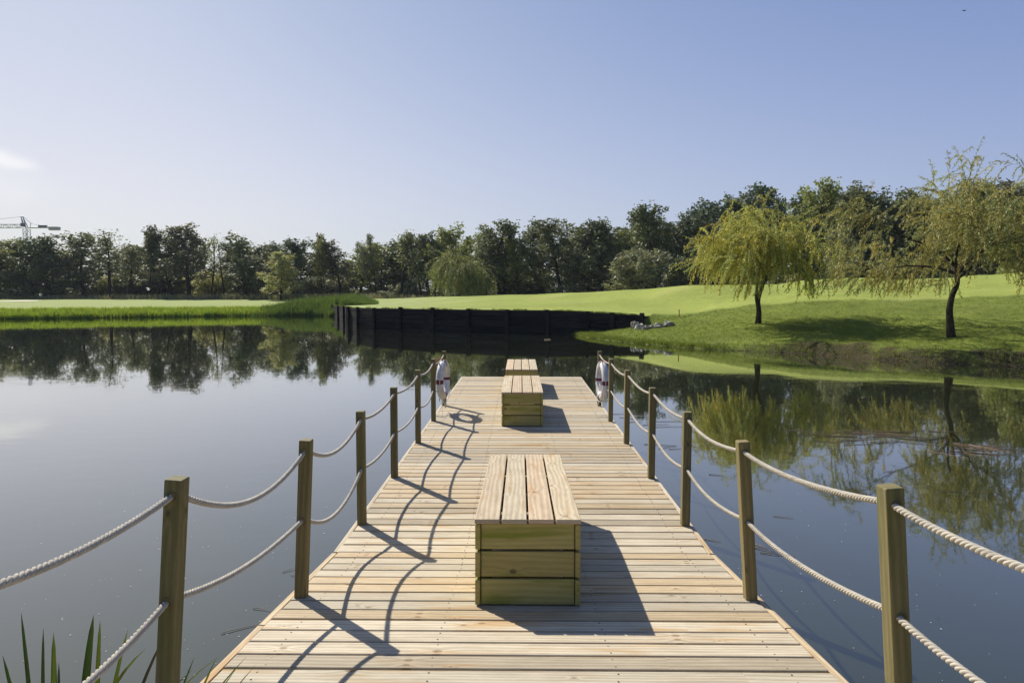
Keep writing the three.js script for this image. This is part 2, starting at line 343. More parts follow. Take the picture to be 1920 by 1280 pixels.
function railing(side, label, posts, sags) {
  const R = rng(side < 0 ? 71 : 72), r = group('rope_railing', V(0, 0, 0), label, 'railing', 'rope railings along the jetty');
  const tops = [];
  posts.forEach(([bx, tx, z, h = PH], i) => {
    const y0 = deckY(z), lean = Math.atan2(tx - bx, h), P = V(bx, y0, z), U = V(tx - bx, h, 0).normalize();
    const below = 0.12, g = board(0.066, h + below, 0.07, 'y', R, 0.006);
    const m = mesh('post', g, postMats[i % 3], r); m.position.copy(P).addScaledVector(U, (h - below) / 2); m.rotation.z = -lean; m.rotation.y = (R() - 0.5) * 0.06;
    const at = (f) => P.clone().addScaledVector(U, f);
    for (const f of [h - 0.062, h - 0.465]) for (const s of [-1, 1]) {   // drilled hole rims
      const k = mesh('hole_rim', new THREE.TorusGeometry(0.0175, 0.0035, 5, 14), postMats[1], m); k.position.set(0, f - (h - below) / 2, s * 0.0352);
    }
    tops.push([at(h - 0.062), at(h - 0.465)]);
  });
  for (let i = 0; i < posts.length - 1; i++) for (let k = 0; k < 2; k++) {
    const a = tops[i][k], b = tops[i + 1][k], sag = sags[i][k], pts = [];
    for (let j = 0; j <= 12; j++) { const t = j / 12, p = a.clone().lerp(b, t); p.y -= sag * 4 * t * (1 - t); p.x += 0.006 * Math.sin(t * 5 + i); pts.push(p); }
    const near = a.z > -6;
    mesh('rope', twistedRope(pts, 0.0255, 0.066, near ? 7 : 5, near ? 0.006 : 0.011), ropeMat, r);
  }
  return r;
}
const zL = [-5.52, -6.98, -8.63, -10.18, -11.64];
railing(-1, 'rope railing whose shadow falls across the jetty planks, facing the open pond',
  [[-1.36, -1.30, -1.1], [-1.357, -1.285, -2.54], [-1.277, -1.23, -3.92], ...zL.map((z) => [-1.29, -1.288, z])],
  [[0.07, 0.10], [0.15, 0.06], [0.13, 0.165], [0.065, 0.075], [0.06, 0.07], [0.06, 0.085], [0.06, 0.09]]);
railing(1, 'rope railing on the willow side of the jetty with sunlit cream ropes',
  [[1.38, 1.32, -1.0], [1.376, 1.302, -2.42], [1.332, 1.267, -3.92], ...zL.map((z) => [1.334, 1.338, z])],
  [[0.05, 0.05], [0.045, 0.05], [0.05, 0.06], [0.04, 0.06], [0.045, 0.06], [0.05, 0.06], [0.05, 0.07]]);

// ------------------------------------------------------------------ box benches
{
  const screwGeo = new THREE.CylinderGeometry(0.0042, 0.0042, 0.003, 8), screwMat = std({ color: lin(0.32, 0.30, 0.27), metalness: 0.7, roughness: 0.5 });
  function bench(label, seed, pos, tilt) {
    const R = rng(seed), b = group('box_bench', pos, label, 'bench', 'slatted box benches on the jetty'); b.rotation.x = tilt;
    const L = 2.05, W = 0.59, bh = 0.143, gap = 0.0125, sideT = 0.03;
    const screws = (board_, pts, axis) => { for (const [x, y, z] of pts) { const s = mesh('screw', screwGeo, screwMat, board_); s.position.set(x, y, z); if (axis === 'z') s.rotation.x = Math.PI / 2; else if (axis === 'x') s.rotation.z = Math.PI / 2; } };
    for (let k = 0; k < 3; k++) {
      const y = 0.006 + bh / 2 + k * (bh + gap);
      for (const s of [1, -1]) {
        const f = mesh('end_board', board(W - 2 * sideT - 0.006, bh, 0.028, 'x', R, 0.005), boxMats[(k + seed) % 3], b); f.position.set(0, y, s * (L / 2 - 0.028));
        screws(f, [[-0.245, 0.048, s * 0.0142], [-0.245, -0.048, s * 0.0142], [0.245, 0.048, s * 0.0142], [0.245, -0.048, s * 0.0142]], 'z');
        const d = mesh('side_board', board(sideT, bh, L, 'z', R, 0.007), boxMats[(k + 1) % 3], b); d.position.set(s * (W / 2 - sideT / 2), y, 0);
      }
    }
    for (const sx of [-1, 1]) for (const z of [-L / 2 + 0.09, 0, L / 2 - 0.09]) { const c = mesh('corner_post', board(0.06, 0.445, 0.06, 'y', R), postMats[1], b); c.position.set(sx * (W / 2 - sideT - 0.033), 0.23, z); }
    for (const z of [-L / 2 + 0.09, -0.25, 0.3, L / 2 - 0.09]) { const c = mesh('cross_rail', board(W - 0.08, 0.04, 0.045, 'x', R), seatMats[1], b); c.position.set(0, 0.4405, z); }
    for (let k = 0; k < 4; k++) {
      const t = mesh('seat_board', board(0.1395, 0.027, L + 0.02, 'z', R, 0.005), seatMats[(k + seed) % 4], b); t.position.set((k - 1.5) * 0.1515, 0.4775, 0); if (R() < 0.5) t.rotation.y = Math.PI;
      for (const z of [-L / 2 + 0.09, -0.25, 0.3, L / 2 - 0.09]) screws(t, [[-0.04, 0.0132, z], [0.04, 0.0132, z]], 'y');
    }
    return b;
  }
  bench('pale slatted box bench standing on the jetty ramp, tilted with its slope', 1, V(0.042, 0.066, -4.79), -0.0525);
  bench('pale slatted box bench in the middle of the jetty between the life rings', 2, V(0.027, 0.001, -10.78), 0);
  bench('pale slatted box bench at the far end of the jetty beyond the railings', 3, V(0.022, 0.001, -13.83), 0);
}

// ------------------------------------------------------------------ life rings
{
  const white = std({ color: lin(0.70, 0.68, 0.66), roughness: 0.55, map: tex(256, 256, (u, v) => { const s = 0.92 + 0.12 * tileNoise(u, v, 9, 2.2), d = smooth(0.12, 0.4, tileNoise(u, v, 14, 5.5)); return [s - 0.10 * d, s - 0.13 * d, s - 0.19 * d]; }) });
  const redM = std({ color: lin(0.13, 0.014, 0.018), roughness: 0.6 }), cordM = std({ color: lin(0.62, 0.58, 0.5), roughness: 0.9 }), redCord = std({ color: lin(0.42, 0.05, 0.05), roughness: 0.8 });
  function lifeRing(label, pos, turn, mirror) {
    const R = rng(mirror ? 9 : 8), g = group('life_ring', pos, label, 'life ring', 'life rings hung on the railings'); g.rotation.y = turn;
    const RR = 0.25, rt = 0.062;
    const t = new THREE.TorusGeometry(RR, rt, 18, 56); t.rotateY(Math.PI / 2); t.scale(0.94, 1, 1); mesh('ring_body', t, white, g);
    for (let k = 0; k < 4; k++) { const a = new THREE.TorusGeometry(RR, rt * 1.035, 16, 8, 0.22); a.rotateZ(k * Math.PI / 2 - 0.11); a.rotateY(Math.PI / 2); a.scale(0.94, 1, 1); mesh('red_band', a, redM, g); }
    for (let k = 0; k < 4; k++) {    // grab line slack between the bands
      const pts = []; for (let j = 0; j <= 14; j++) { const f = j / 14, a = (k + f) * Math.PI / 2, r = RR + rt + 0.006 + 0.045 * Math.sin(f * Math.PI) * (Math.sin(a) < 0.2 ? 1 : 0.3); pts.push(V((mirror ? -1 : 1) * (0.012 + 0.03 * Math.sin(f * Math.PI)), Math.sin(a) * r - 0.02 * Math.sin(f * Math.PI), Math.cos(a) * r)); }
      mesh('grab_line', tube(pts, 0.0055, 5), cordM, g);
    }
    const loop = []; for (let j = 0; j <= 20; j++) { const a = j / 20 * 2 * Math.PI; loop.push(V((mirror ? 0.02 : -0.045) + Math.cos(a) * 0.065, 0.265 + Math.sin(a) * 0.075, 0.02)); }
    mesh('hanging_loop', tube(loop, 0.006, 5), redCord, g);
    // throw line bundled at the bottom, with tails down to the planks
    for (let k = 0; k < 5; k++) {
      const pts = [], w = 0.03 + 0.05 * R(), dz = (R() - 0.5) * 0.05; for (let j = 0; j <= 16; j++) { const a = j / 16 * 2 * Math.PI; pts.push(V((R() - 0.5) * 0.01 + (mirror ? -0.055 : -0.05) * Math.cos(a * 0.5), -0.31 + (mirror ? 0.16 : -0.03) + Math.sin(a) * (0.10 + 0.06 * R() * 0.2) , dz + Math.cos(a) * w)); }
      mesh('throw_line', tube(pts, 0.004, 4), cordM, g);
    }
    const floor = -pos.y + 0.006;
    for (const [x0, z0, x1, z1] of mirror ? [[-0.06, 0.05, -0.16, 0.30], [0.0, 0.02, -0.06, 0.42]] : [[-0.02, 0.05, 0.05, 0.34], [0.01, 0.0, -0.01, 0.30]]) {
      const pts = [V(x0, -0.28, z0), V(lerp(x0, x1, 0.3), -0.36, lerp(z0, z1, 0.25)), V(x1, floor + 0.03, z1 * 0.9), V(x1, floor, z1), V(x1 + (mirror ? 0.05 : -0.04), floor, z1 + 0.08), V(x1 + 0.09, floor, z1 + 0.11)];
      mesh('throw_line', tube(new THREE.CatmullRomCurve3(pts).getPoints(24), 0.0035, 4), cordM, g);
    }
    return g;
  }
  lifeRing('white life ring with dark red bands hung where the railing shadows fall on planks', V(-1.228, 0.52, -10.93), -0.10, false);
  lifeRing('white life ring with dark red bands hung on the willow side railing', V(1.300, 0.505, -10.93), 0.09, true);
}

// ------------------------------------------------------------------ retaining wall
{
  const R = rng(301), tar = [[0.038, 0.035, 0.032], [0.052, 0.047, 0.042], [0.028, 0.027, 0.026]].map((c) => matt({ color: lin(...c), roughness: 0.85, map: tex(256, 128, (u, v) => { const s = 0.8 + 0.35 * tileNoise(u, v, 8, c[0] * 300, 6); return [s, s, s]; }), bumpMap: boxSheet.bump, bumpScale: 0.006 }));
  const wall = group('retaining_wall', V(0, WATER, 0), 'black tarred timber retaining wall holding the lawn above the pond', 'wall');
  const pts = wallLine.map(([x, z]) => V(x, 0, z));
  const topAt = (x) => 1.22 + 0.24 * smooth(-23, -9, x) - 0.24 * smooth(1.5, 7.5, x);
  for (let i = 0; i < pts.length - 1; i++) {
    const a = pts[i], b = pts[i + 1], L = a.distanceTo(b), yaw = Math.atan2(-(b.z - a.z), b.x - a.x), top0 = topAt(a.x), top1 = topAt(b.x), n = 5, bh = 0.335;
    for (let k = 0; k < n; k++) {
      const y0 = top0 - 0.02 - (k + 0.5) * bh, y1 = top1 - 0.02 - (k + 0.5) * bh;
      const m = mesh('plank', board(L - 0.02, bh - 0.022, 0.06, 'x', R, 0.012), tar[Math.floor(R() * 3)], wall);
      m.position.set((a.x + b.x) / 2, (y0 + y1) / 2, (a.z + b.z) / 2); m.rotation.order = 'YXZ'; m.rotation.set((R() - 0.5) * 0.05, yaw, Math.atan2(y1 - y0, L)); m.translateZ((R() - 0.5) * 0.03);
    }
  }
  for (let i = 0; i < pts.length; i++) {
    const a = pts[Math.max(0, i - 1)], b = pts[Math.min(pts.length - 1, i + 1)], nx = -(b.z - a.z), nz = b.x - a.x, l = -Math.hypot(nx, nz);
    const m = mesh('post', board(0.24, 2.6, 0.2, 'y', R, 0.02), tar[Math.floor(R() * 3)], wall), h = topAt(pts[i].x) + 0.04 + 0.1 * R();
    m.position.set(pts[i].x + nx / l * 0.14, h - 1.3, pts[i].z + nz / l * 0.14); m.rotation.y = Math.atan2(nx, nz) + (R() - 0.5) * 0.1; m.rotation.z = (R() - 0.5) * 0.02;
  }
}

{
  // lip of turf between the timber wall and the lawn
  const p = [], c = [], id = [], uv = [], up = (x) => 1.22 + 0.24 * smooth(-23, -9, x) - 0.24 * smooth(1.5, 7.5, x);
  const fine = new THREE.CatmullRomCurve3(wallLine.map(([x, z]) => V(x, 0, z)), false, 'catmullrom', 0.05).getPoints(140);
  fine.forEach((q, i) => {
    const a = fine[Math.max(0, i - 1)], b = fine[Math.min(fine.length - 1, i + 1)], l = Math.hypot(b.x - a.x, b.z - a.z), nx = -(b.z - a.z) / l, nz = (b.x - a.x) / l;
    for (const [k, o] of [0.05, 0.5, 1.0, 1.6, 2.3].entries()) {
      const x = q.x + nx * o, z = q.z + nz * o, L = land(x, z), e = WATER + up(q.x) + 0.015 + 0.02 * fbm(x * 3, 1, z * 3, 2), t = WATER + (L.behind || L.h > 0.3 ? Math.max(L.h, 0.6) : 0.6);
      p.push(x, k < 2 ? lerp(e, t, 0.3 * k) : k < 4 ? t + 0.014 - 0.005 * (k - 2) : t - 0.05, z); c.push(...fairway.map((v, m) => lerp(v, greenL[m], smooth(1, -16, x)) * (0.86 + 0.1 * k / 4))); uv.push(x / 6, z / 6);
      if (i && k < 4) { const s = i * 5 + k; id.push(s - 5, s - 4, s, s - 4, s + 1, s); }
    }
  });
  const g = new THREE.BufferGeometry(); g.setAttribute('position', new THREE.Float32BufferAttribute(p, 3)); g.setAttribute('color', new THREE.Float32BufferAttribute(c, 3)); g.setAttribute('uv', new THREE.Float32BufferAttribute(uv, 2)); g.setIndex(id); g.computeVertexNormals();
  tag(mesh('ground_edge', g, matt({ vertexColors: true, roughness: 0.95, side: THREE.DoubleSide })), 'turf lip of the lawn along the top of the timber wall', 'ground', null, 'structure');
}

// ------------------------------------------------------------------ leaves and trees
function frame(d) { const a = Math.abs(d.y) < 0.9 ? V(0, 1, 0) : V(1, 0, 0); const u = V().crossVectors(d, a).normalize(); return [u, V().crossVectors(u, d)]; }
class Leaves {
  constructor() { this.p = []; this.i = []; this.c = []; }
  add(pos, dir, side, len, wid, shade) {    // a pointed, folded leaf of four corners
    const b = this.p.length / 3;
    const mx = pos.x + dir.x * len * 0.45, my = pos.y + dir.y * len * 0.45, mz = pos.z + dir.z * len * 0.45;
    this.p.push(pos.x, pos.y, pos.z, mx + side.x * wid, my + side.y * wid, mz + side.z * wid, pos.x + dir.x * len, pos.y + dir.y * len, pos.z + dir.z * len, mx - side.x * wid, my - side.y * wid, mz - side.z * wid);
    this.i.push(b, b + 1, b + 2, b, b + 2, b + 3);
    for (let k = 0; k < 4; k++) this.c.push(shade[0], shade[1], shade[2]);
  }
  geo() { const g = new THREE.BufferGeometry(); g.setAttribute('position', new THREE.Float32BufferAttribute(this.p, 3)); g.setAttribute('color', new THREE.Float32BufferAttribute(this.c, 3)); g.setIndex(this.i); g.computeVertexNormals(); return g; }
}
const leafMat = (r, g, b, t = 0.35) => new THREE.MeshPhysicalMaterial({ color: lin(r, g, b), vertexColors: true, roughness: 0.62, transmission: t, thickness: 0, side: THREE.DoubleSide, specularIntensity: 0.4 });
const barkTex = tex(256, 256, (u, v) => { const s = 0.75 + 0.5 * tileNoise(u, v, 18, 2.7, 0.4) + 0.2 * tileNoise(u, v, 50, 8.1); return [s, s * 0.96, s * 0.9]; });
const barkMat = matt({ color: lin(0.062, 0.052, 0.042), map: barkTex, bumpMap: barkTex, bumpScale: 0.02, roughness: 0.95 });
const willowBark = matt({ color: lin(0.10, 0.088, 0.062), map: barkTex, bumpMap: barkTex, bumpScale: 0.02, roughness: 0.95 });
const rv = (R) => { const z = R() * 2 - 1, a = R() * 6.2832, r = Math.sqrt(1 - z * z); return V(r * Math.cos(a), z, r * Math.sin(a)); };

// broadleaf tree of unit height 10
function broadleaf(o) {
  const R = rng(o.seed), wood = [], L = new Leaves(), H = 10;
  const grow = (p0, d0, len, rad, lvl) => {
    const n = lvl === 0 ? 11 : lvl === 1 ? 7 : 4, pts = [p0.clone()], rr = [rad], d = d0.clone(), p = p0.clone();
    for (let i = 1; i <= n; i++) {
      const wob = rv(R); d.addScaledVector(wob, lvl === 0 ? o.wobble : 0.22); d.y += lvl === 0 ? 0.03 : o.lift * (lvl === 1 ? 0.09 : 0.03); d.normalize();
      p.addScaledVector(d, len / n); pts.push(p.clone()); rr.push(rad * (1 - (lvl === 0 ? 0.86 : 0.8) * i / n));
    }
    if (lvl < 2) wood.push(tube(pts, rr, lvl === 0 ? 8 : 5, false)); else if (R() < 0.75) wood.push(tube(pts, rr, 3, false));
    const at = (t) => { const f = t * n, i = Math.min(n - 1, Math.floor(f)); return pts[i].clone().lerp(pts[i + 1], f - i); };
    if (lvl === 0) {
      for (let k = 0; k < o.limbs; k++) {
        const t = lerp(o.bare, 0.97, (k + R() * 0.8) / o.limbs), q = at(t), a = k * 2.4 + R() * 1.2, rise = lerp(o.rise0, o.rise1, (t - o.bare) / (1 - o.bare));
        const shape = o.shape((t - o.bare) / (1 - o.bare)), dir = V(Math.cos(a) * Math.cos(rise), Math.sin(rise), Math.sin(a) * Math.cos(rise));
        grow(q, dir, Math.max(0.5, o.spread * shape * (0.7 + 0.6 * R())), rad * 0.42 * (1 - t * 0.7), 1);
      }
    } else if (lvl === 1) {
      const m = Math.max(3, Math.round(len * o.twigs));
      for (let k = 0; k < m; k++) { const q = at(0.22 + 0.78 * (k + R()) / m), dir = d0.clone().multiplyScalar(0.5).add(rv(R)).normalize(); dir.y += 0.15; grow(q, dir.normalize(), (0.35 + 0.55 * R()) * o.twigLen, rad * 0.35, 2); }
      clump(at(1), 1);
    } else { clump(at(0.65), 0.7); clump(at(1), 1); }
  };
  const clump = (c, s) => {
    if (R() < o.gaps) return;
    const cnt = Math.round(o.leaves * s * (0.5 + R())), rad = o.clump * (0.6 + 0.7 * R()), tone = 0.75 + 0.5 * R();
    for (let k = 0; k < cnt; k++) {
      const e = rv(R), q = c.clone().addScaledVector(e, rad * Math.cbrt(R())); q.y -= 0.1 * rad;
      const d = rv(R); d.y -= 0.25; d.normalize(); const [u] = frame(d); const len = o.leaf * (0.6 + 0.8 * R()), j = tone * (0.8 + 0.4 * R());
      L.add(q, d, u.applyAxisAngle(d, R() * 6.28), len, len * 0.36, [j * (0.95 + 0.15 * R()), j, j * 0.9]);
    }
  };
  grow(V(0, -0.15, 0), V(o.lean, 1, 0).normalize(), H * 0.93, o.trunk, 0);
  if (o.fork) grow(V(o.fork, -0.1, 0.1), V(o.fork * 1.2, 1, 0.1).normalize(), H * 0.85, o.trunk * 0.75, 0);
  if (o.ivy) for (let k = 0; k < o.ivy; k++) { const t = R() * 4.5, a = R() * 6.28, e = V(Math.cos(a), 0.2, Math.sin(a)); L.add(V(o.lean * t, t, 0).addScaledVector(e, o.trunk * 1.3), V(e.x, -0.8, e.z).normalize(), V(-e.z, 0, e.x), 0.22, 0.09, [0.6, 0.62, 0.55]); }
  const crown = L.geo(), trunk = mergeGeometries(wood); let top = 0, wide = 0;
  const pp = crown.attributes.position; for (let i = 0; i < pp.count; i += 4) { top = Math.max(top, pp.getY(i)); }
  const xs = []; for (let i = 0; i < pp.count; i += 12) xs.push(Math.abs(pp.getX(i))); xs.sort((a, b) => a - b); wide = 2 * xs[Math.floor(xs.length * 0.95)];
  return { crown, trunk, top, wide };
}
const ovoid = (t) => Math.sin(Math.PI * clamp(0.12 + t * 0.86, 0, 1)) ** 0.7, coneish = (t) => 1.05 - 0.75 * t, roundTop = (t) => Math.sqrt(Math.max(0.05, 1 - (t * 1.05 - 0.35) ** 2 * 1.6));
const base0 = { wobble: 0.07, lift: 1, rise0: 0.35, rise1: 1.1, limbs: 22, bare: 0.34, spread: 2.3, twigs: 3.4, twigLen: 1.0, leaves: 15, clump: 0.42, gaps: 0.1, leaf: 0.25, trunk: 0.17, lean: 0, shape: ovoid };
const proto = {
  alder: broadleaf({ ...base0, seed: 101 }),
  alder_two: broadleaf({ ...base0, seed: 102, lean: 0.06, limbs: 24, wobble: 0.1, shape: coneish, spread: 2.4, bare: 0.28 }),
  alder_fork: broadleaf({ ...base0, seed: 103, fork: 0.45, limbs: 15, spread: 2.0, gaps: 0.18, trunk: 0.14, bare: 0.40 }),
  sparse: broadleaf({ ...base0, seed: 104, limbs: 17, spread: 1.7, leaves: 5, gaps: 0.35, clump: 0.5, leaf: 0.2, bare: 0.35, trunk: 0.12, rise0: 0.7 }),
  oak: broadleaf({ ...base0, seed: 105, limbs: 25, spread: 3.2, bare: 0.24, rise0: 0.1, shape: roundTop, leaves: 17, trunk: 0.22, wobble: 0.12 }),
  oak_two: broadleaf({ ...base0, seed: 106, limbs: 27, spread: 3.0, bare: 0.12, rise0: 0.05, shape: roundTop, leaves: 19, clump: 0.5, trunk: 0.2, gaps: 0.04, leaf: 0.27 }),
  leaning: broadleaf({ ...base0, seed: 107, lean: -0.42, limbs: 18, spread: 2.3, bare: 0.36, wobble: 0.13, trunk: 0.16, ivy: 160 }),
  ivy: broadleaf({ ...base0, seed: 108, limbs: 20, spread: 1.7, bare: 0.18, leaves: 17, ivy: 900, trunk: 0.18, shape: coneish }),
  pale: broadleaf({ ...base0, seed: 109, limbs: 26, spread: 3.1, bare: 0.1, rise0: 0.4, shape: coneish, leaves: 17, leaf: 0.3, trunk: 0.12 }),
  shrub: broadleaf({ ...base0, seed: 110, limbs: 24, spread: 5.0, bare: 0.02, rise0: 0.25, rise1: 0.9, shape: roundTop, leaves: 16, clump: 0.95, leaf: 0.55, trunk: 0.16, twigLen: 1.6, twigs: 1.6, gaps: 0.03 }),
  shrub_two: broadleaf({ ...base0, seed: 111, fork: 1.5, limbs: 15, spread: 4.6, bare: 0.03, rise0: 0.2, rise1: 0.8, shape: roundTop, leaves: 15, clump: 0.9, leaf: 0.5, trunk: 0.14, twigLen: 1.6, twigs: 1.6, gaps: 0.1 }),
};
const leafTone = {
  deep: leafMat(0.165, 0.195, 0.08, 0.48), olive: leafMat(0.205, 0.225, 0.105, 0.48), grey: leafMat(0.31, 0.32, 0.18, 0.48), fresh: leafMat(0.30, 0.33, 0.09, 0.54), pale: leafMat(0.50, 0.50, 0.22, 0.54),
  bluish: leafMat(0.145, 0.185, 0.105, 0.45), brownish: leafMat(0.205, 0.20, 0.105, 0.46), yellowish: leafMat(0.30, 0.31, 0.10, 0.52),
};
const at = (px, depth) => { const t = Math.tan(Math.atan((px - 960) / 1300) + 0.0 - 0.01222); return V(t * depth, 0, -depth); };
function placeTree(kind, tone, px, topY, widthPx, depth, label, category, grp, name, turn, R) {
  const p = at(px, depth), ground = heightCache(p.x, p.z), P = proto[kind];
  const topH = EYE.y + (556 - topY) / 1300 * depth, height = Math.max(1, topH - ground), wide = widthPx / 1300 * depth;
  const g = group(name, V(p.x, ground - 0.05, p.z), label, category, grp);
  const sy = height / P.top, sx = wide / P.wide;
  g.scale.set(sx, sy, sx * 0.95); if (turn !== 0) g.rotation.y = turn ?? R() * 6.28;
  mesh('trunk', P.trunk, barkMat, g); mesh('crown', P.crown, leafTone[tone], g);
  return g;
}
{
  const R = rng(900);
  const depthAt = (px) => lerp(130, 84, smooth(0, 1900, px) * 0.6 + 0.4 * px / 1920);
  const woodGroup = 'trees of the wood behind the lawn';
  const words = { alder: 'tall slender dark tree with bare lower trunk', alder_two: 'tall dark tree with tapering crown', alder_fork: 'tall twin trunked dark tree', sparse: 'thin sparse tree letting sky through', oak: 'broad spreading dark green tree', oak_two: 'dense round crowned dark tree', ivy: 'narrow tree with ivy covered trunk' };
  const vary = (t, R) => { const q = R(); return t === 'deep' ? (q < 0.4 ? 'deep' : q < 0.65 ? 'bluish' : q < 0.85 ? 'olive' : 'fresh') : t === 'olive' ? (q < 0.35 ? 'olive' : q < 0.55 ? 'brownish' : q < 0.7 ? 'grey' : q < 0.88 ? 'fresh' : 'yellowish') : t; };
  const row = [
    ['oak', 'olive', -20, 440, 130], ['oak', 'deep', 28, 446, 120], ['alder_two', 'olive', 62, 455, 90], ['oak_two', 'deep', 98, 440, 110], ['alder', 'deep', 160, 427, 105], ['sparse', 'olive', 207, 426, 90], ['alder', 'olive', 240, 455, 70],
    ['alder_fork', 'olive', 285, 421, 105], ['alder', 'deep', 322, 424, 75], ['alder_two', 'olive', 356, 416, 105], ['sparse', 'olive', 398, 436, 55], ['sparse', 'grey', 421, 443, 50], ['ivy', 'deep', 463, 432, 62], ['oak', 'deep', 505, 454, 80],
    ['alder', 'deep', 549, 443, 85], ['alder_fork', 'olive', 608, 441, 85], ['alder_two', 'olive', 640, 446, 80], ['alder', 'deep', 676, 452, 80], ['alder_fork', 'olive', 706, 441, 75], ['sparse', 'olive', 752, 430, 80], ['alder', 'olive', 790, 436, 65], ['alder_two', 'deep', 818, 428, 75],
    ['oak', 'fresh', 860, 411, 105], ['alder', 'deep', 908, 409, 105], ['ivy', 'deep', 942, 436, 70], ['alder_two', 'deep', 972, 445, 60], ['alder', 'olive', 1054, 399, 100], ['alder_two', 'deep', 1102, 412, 70], ['oak_two', 'deep', 1130, 405, 110], ['oak', 'deep', 1182, 404, 110],
    ['alder', 'deep', 1226, 383, 90], ['alder_two', 'deep', 1268, 402, 80], ['alder', 'deep', 1300, 396, 80], ['oak_two', 'deep', 1335, 376, 110], ['oak', 'deep', 1402, 348, 130], ['alder_two', 'deep', 1452, 346, 100], ['alder', 'deep', 1503, 333, 95], ['oak_two', 'deep', 1560, 352, 125], ['oak', 'deep', 1612, 344, 130],
    ['oak', 'deep', 1665, 350, 120], ['oak_two', 'deep', 1722, 352, 130], ['alder_two', 'olive', 1785, 345, 120], ['oak', 'deep', 1850, 340, 140], ['oak_two', 'olive', 1915, 338, 150], ['oak', 'olive', 1975, 340, 150],
  ];
  const beside = [[110, 'below the tower crane'], [215, 'beside the crane end of the wood'], [380, 'above the pale far lawn'], [480, 'beside the bright sky gap'], [580, 'behind the pale young tree'], [735, 'behind the reed bed'], [800, 'beside the twiggy tree before the weeping willow'], [945, 'behind the weeping willow'], [1070, 'beside the leaning tree'], [1250, 'behind the rounded grey bush'], [1550, 'behind the golden willow'], [1640, 'between the two willows'], [9999, 'behind the bronze willow']];
  const where = (px) => beside.find((b) => px < b[0])[1];
  for (const [k, t, px, top, w] of row) placeTree(k, vary(t, R), px, top + (R() - 0.5) * 8, w * (px < 820 ? 0.78 + 0.2 * R() : 0.95), depthAt(px) + (R() - 0.5) * 6, words[k] + ' ' + where(px), 'tree', woodGroup, 'wood_tree', undefined, R);
  // second row, seen between the first
  for (let px = -10; px < 1960; px += 38 + R() * 16) {
    if (Math.abs(px - 430) < 26 || Math.abs(px - 985) < 24) continue;
    const k = ['alder', 'oak', 'alder_two', 'oak_two', 'alder_fork'][Math.floor(R() * 5)], near = row.reduce((a, b) => (Math.abs(b[2] - px) < Math.abs(a[2] - px) ? b : a));
    placeTree(k, vary(R() < 0.6 ? 'olive' : 'deep', R), px, near[3] + 12 + 30 * R(), 85 + 35 * R(), depthAt(px) + 14 + R() * 12, 'dark tree standing further back in the wood ' + where(px), 'tree', 'trees further back in the wood', 'wood_tree', undefined, R);
  }
  // understorey
  for (let px = -15; px < 1950; px += 19 + R() * 12) {
    const k = R() < 0.5 ? 'shrub' : 'shrub_two', d = depthAt(px) + 6 + R() * 18, crestY = 556 - (land(at(px, d).x, -d).h - 2.35) / d * 1300;
    placeTree(k, ['olive', 'grey', 'fresh', 'grey', 'pale'][Math.floor(R() * 5)], px, crestY - 22 - 44 * R(), 44 + 36 * R(), d, 'leafy understorey shrub among the trunks ' + where(px), 'shrub', 'shrubs under the wood trees', 'wood_shrub', undefined, R);
  }
  placeTree('leaning', 'deep', 1022, 452, 90, 104, 'leaning tree with a slanting trunk beside the gap in the wood', 'tree', null, 'leaning_tree', 0, R);
  placeTree('leaning', 'deep', 484, 476, 80, 118, 'leaning dark tree crossing the ivy covered trunk', 'tree', null, 'leaning_tree', 0.2, R);
  placeTree('pale', 'pale', 527, 471, 62, 112, 'pale yellowish young tree in front of the dark wood', 'tree', null, 'pale_tree', undefined, R);
  placeTree('shrub', 'grey', 1203, 466, 92, 90, 'rounded grey green bush at the wood edge above the lawn', 'bush', null, 'grey_bush', undefined, R);
  placeTree('shrub_two', 'grey', 1568, 408, 105, 78, 'large rounded grey green bush between the two willows', 'bush', null, 'grey_bush', undefined, R);
  placeTree('shrub', 'deep', 1283, 480, 60, 86, 'small dark rounded bush beside the golden willow crown', 'bush', null, 'dark_bush', undefined, R);
  placeTree('oak_two', 'fresh', 1905, 352, 110, 66, 'bright green dense tree behind the bronze willow', 'tree', null, 'green_tree', undefined, R);
}

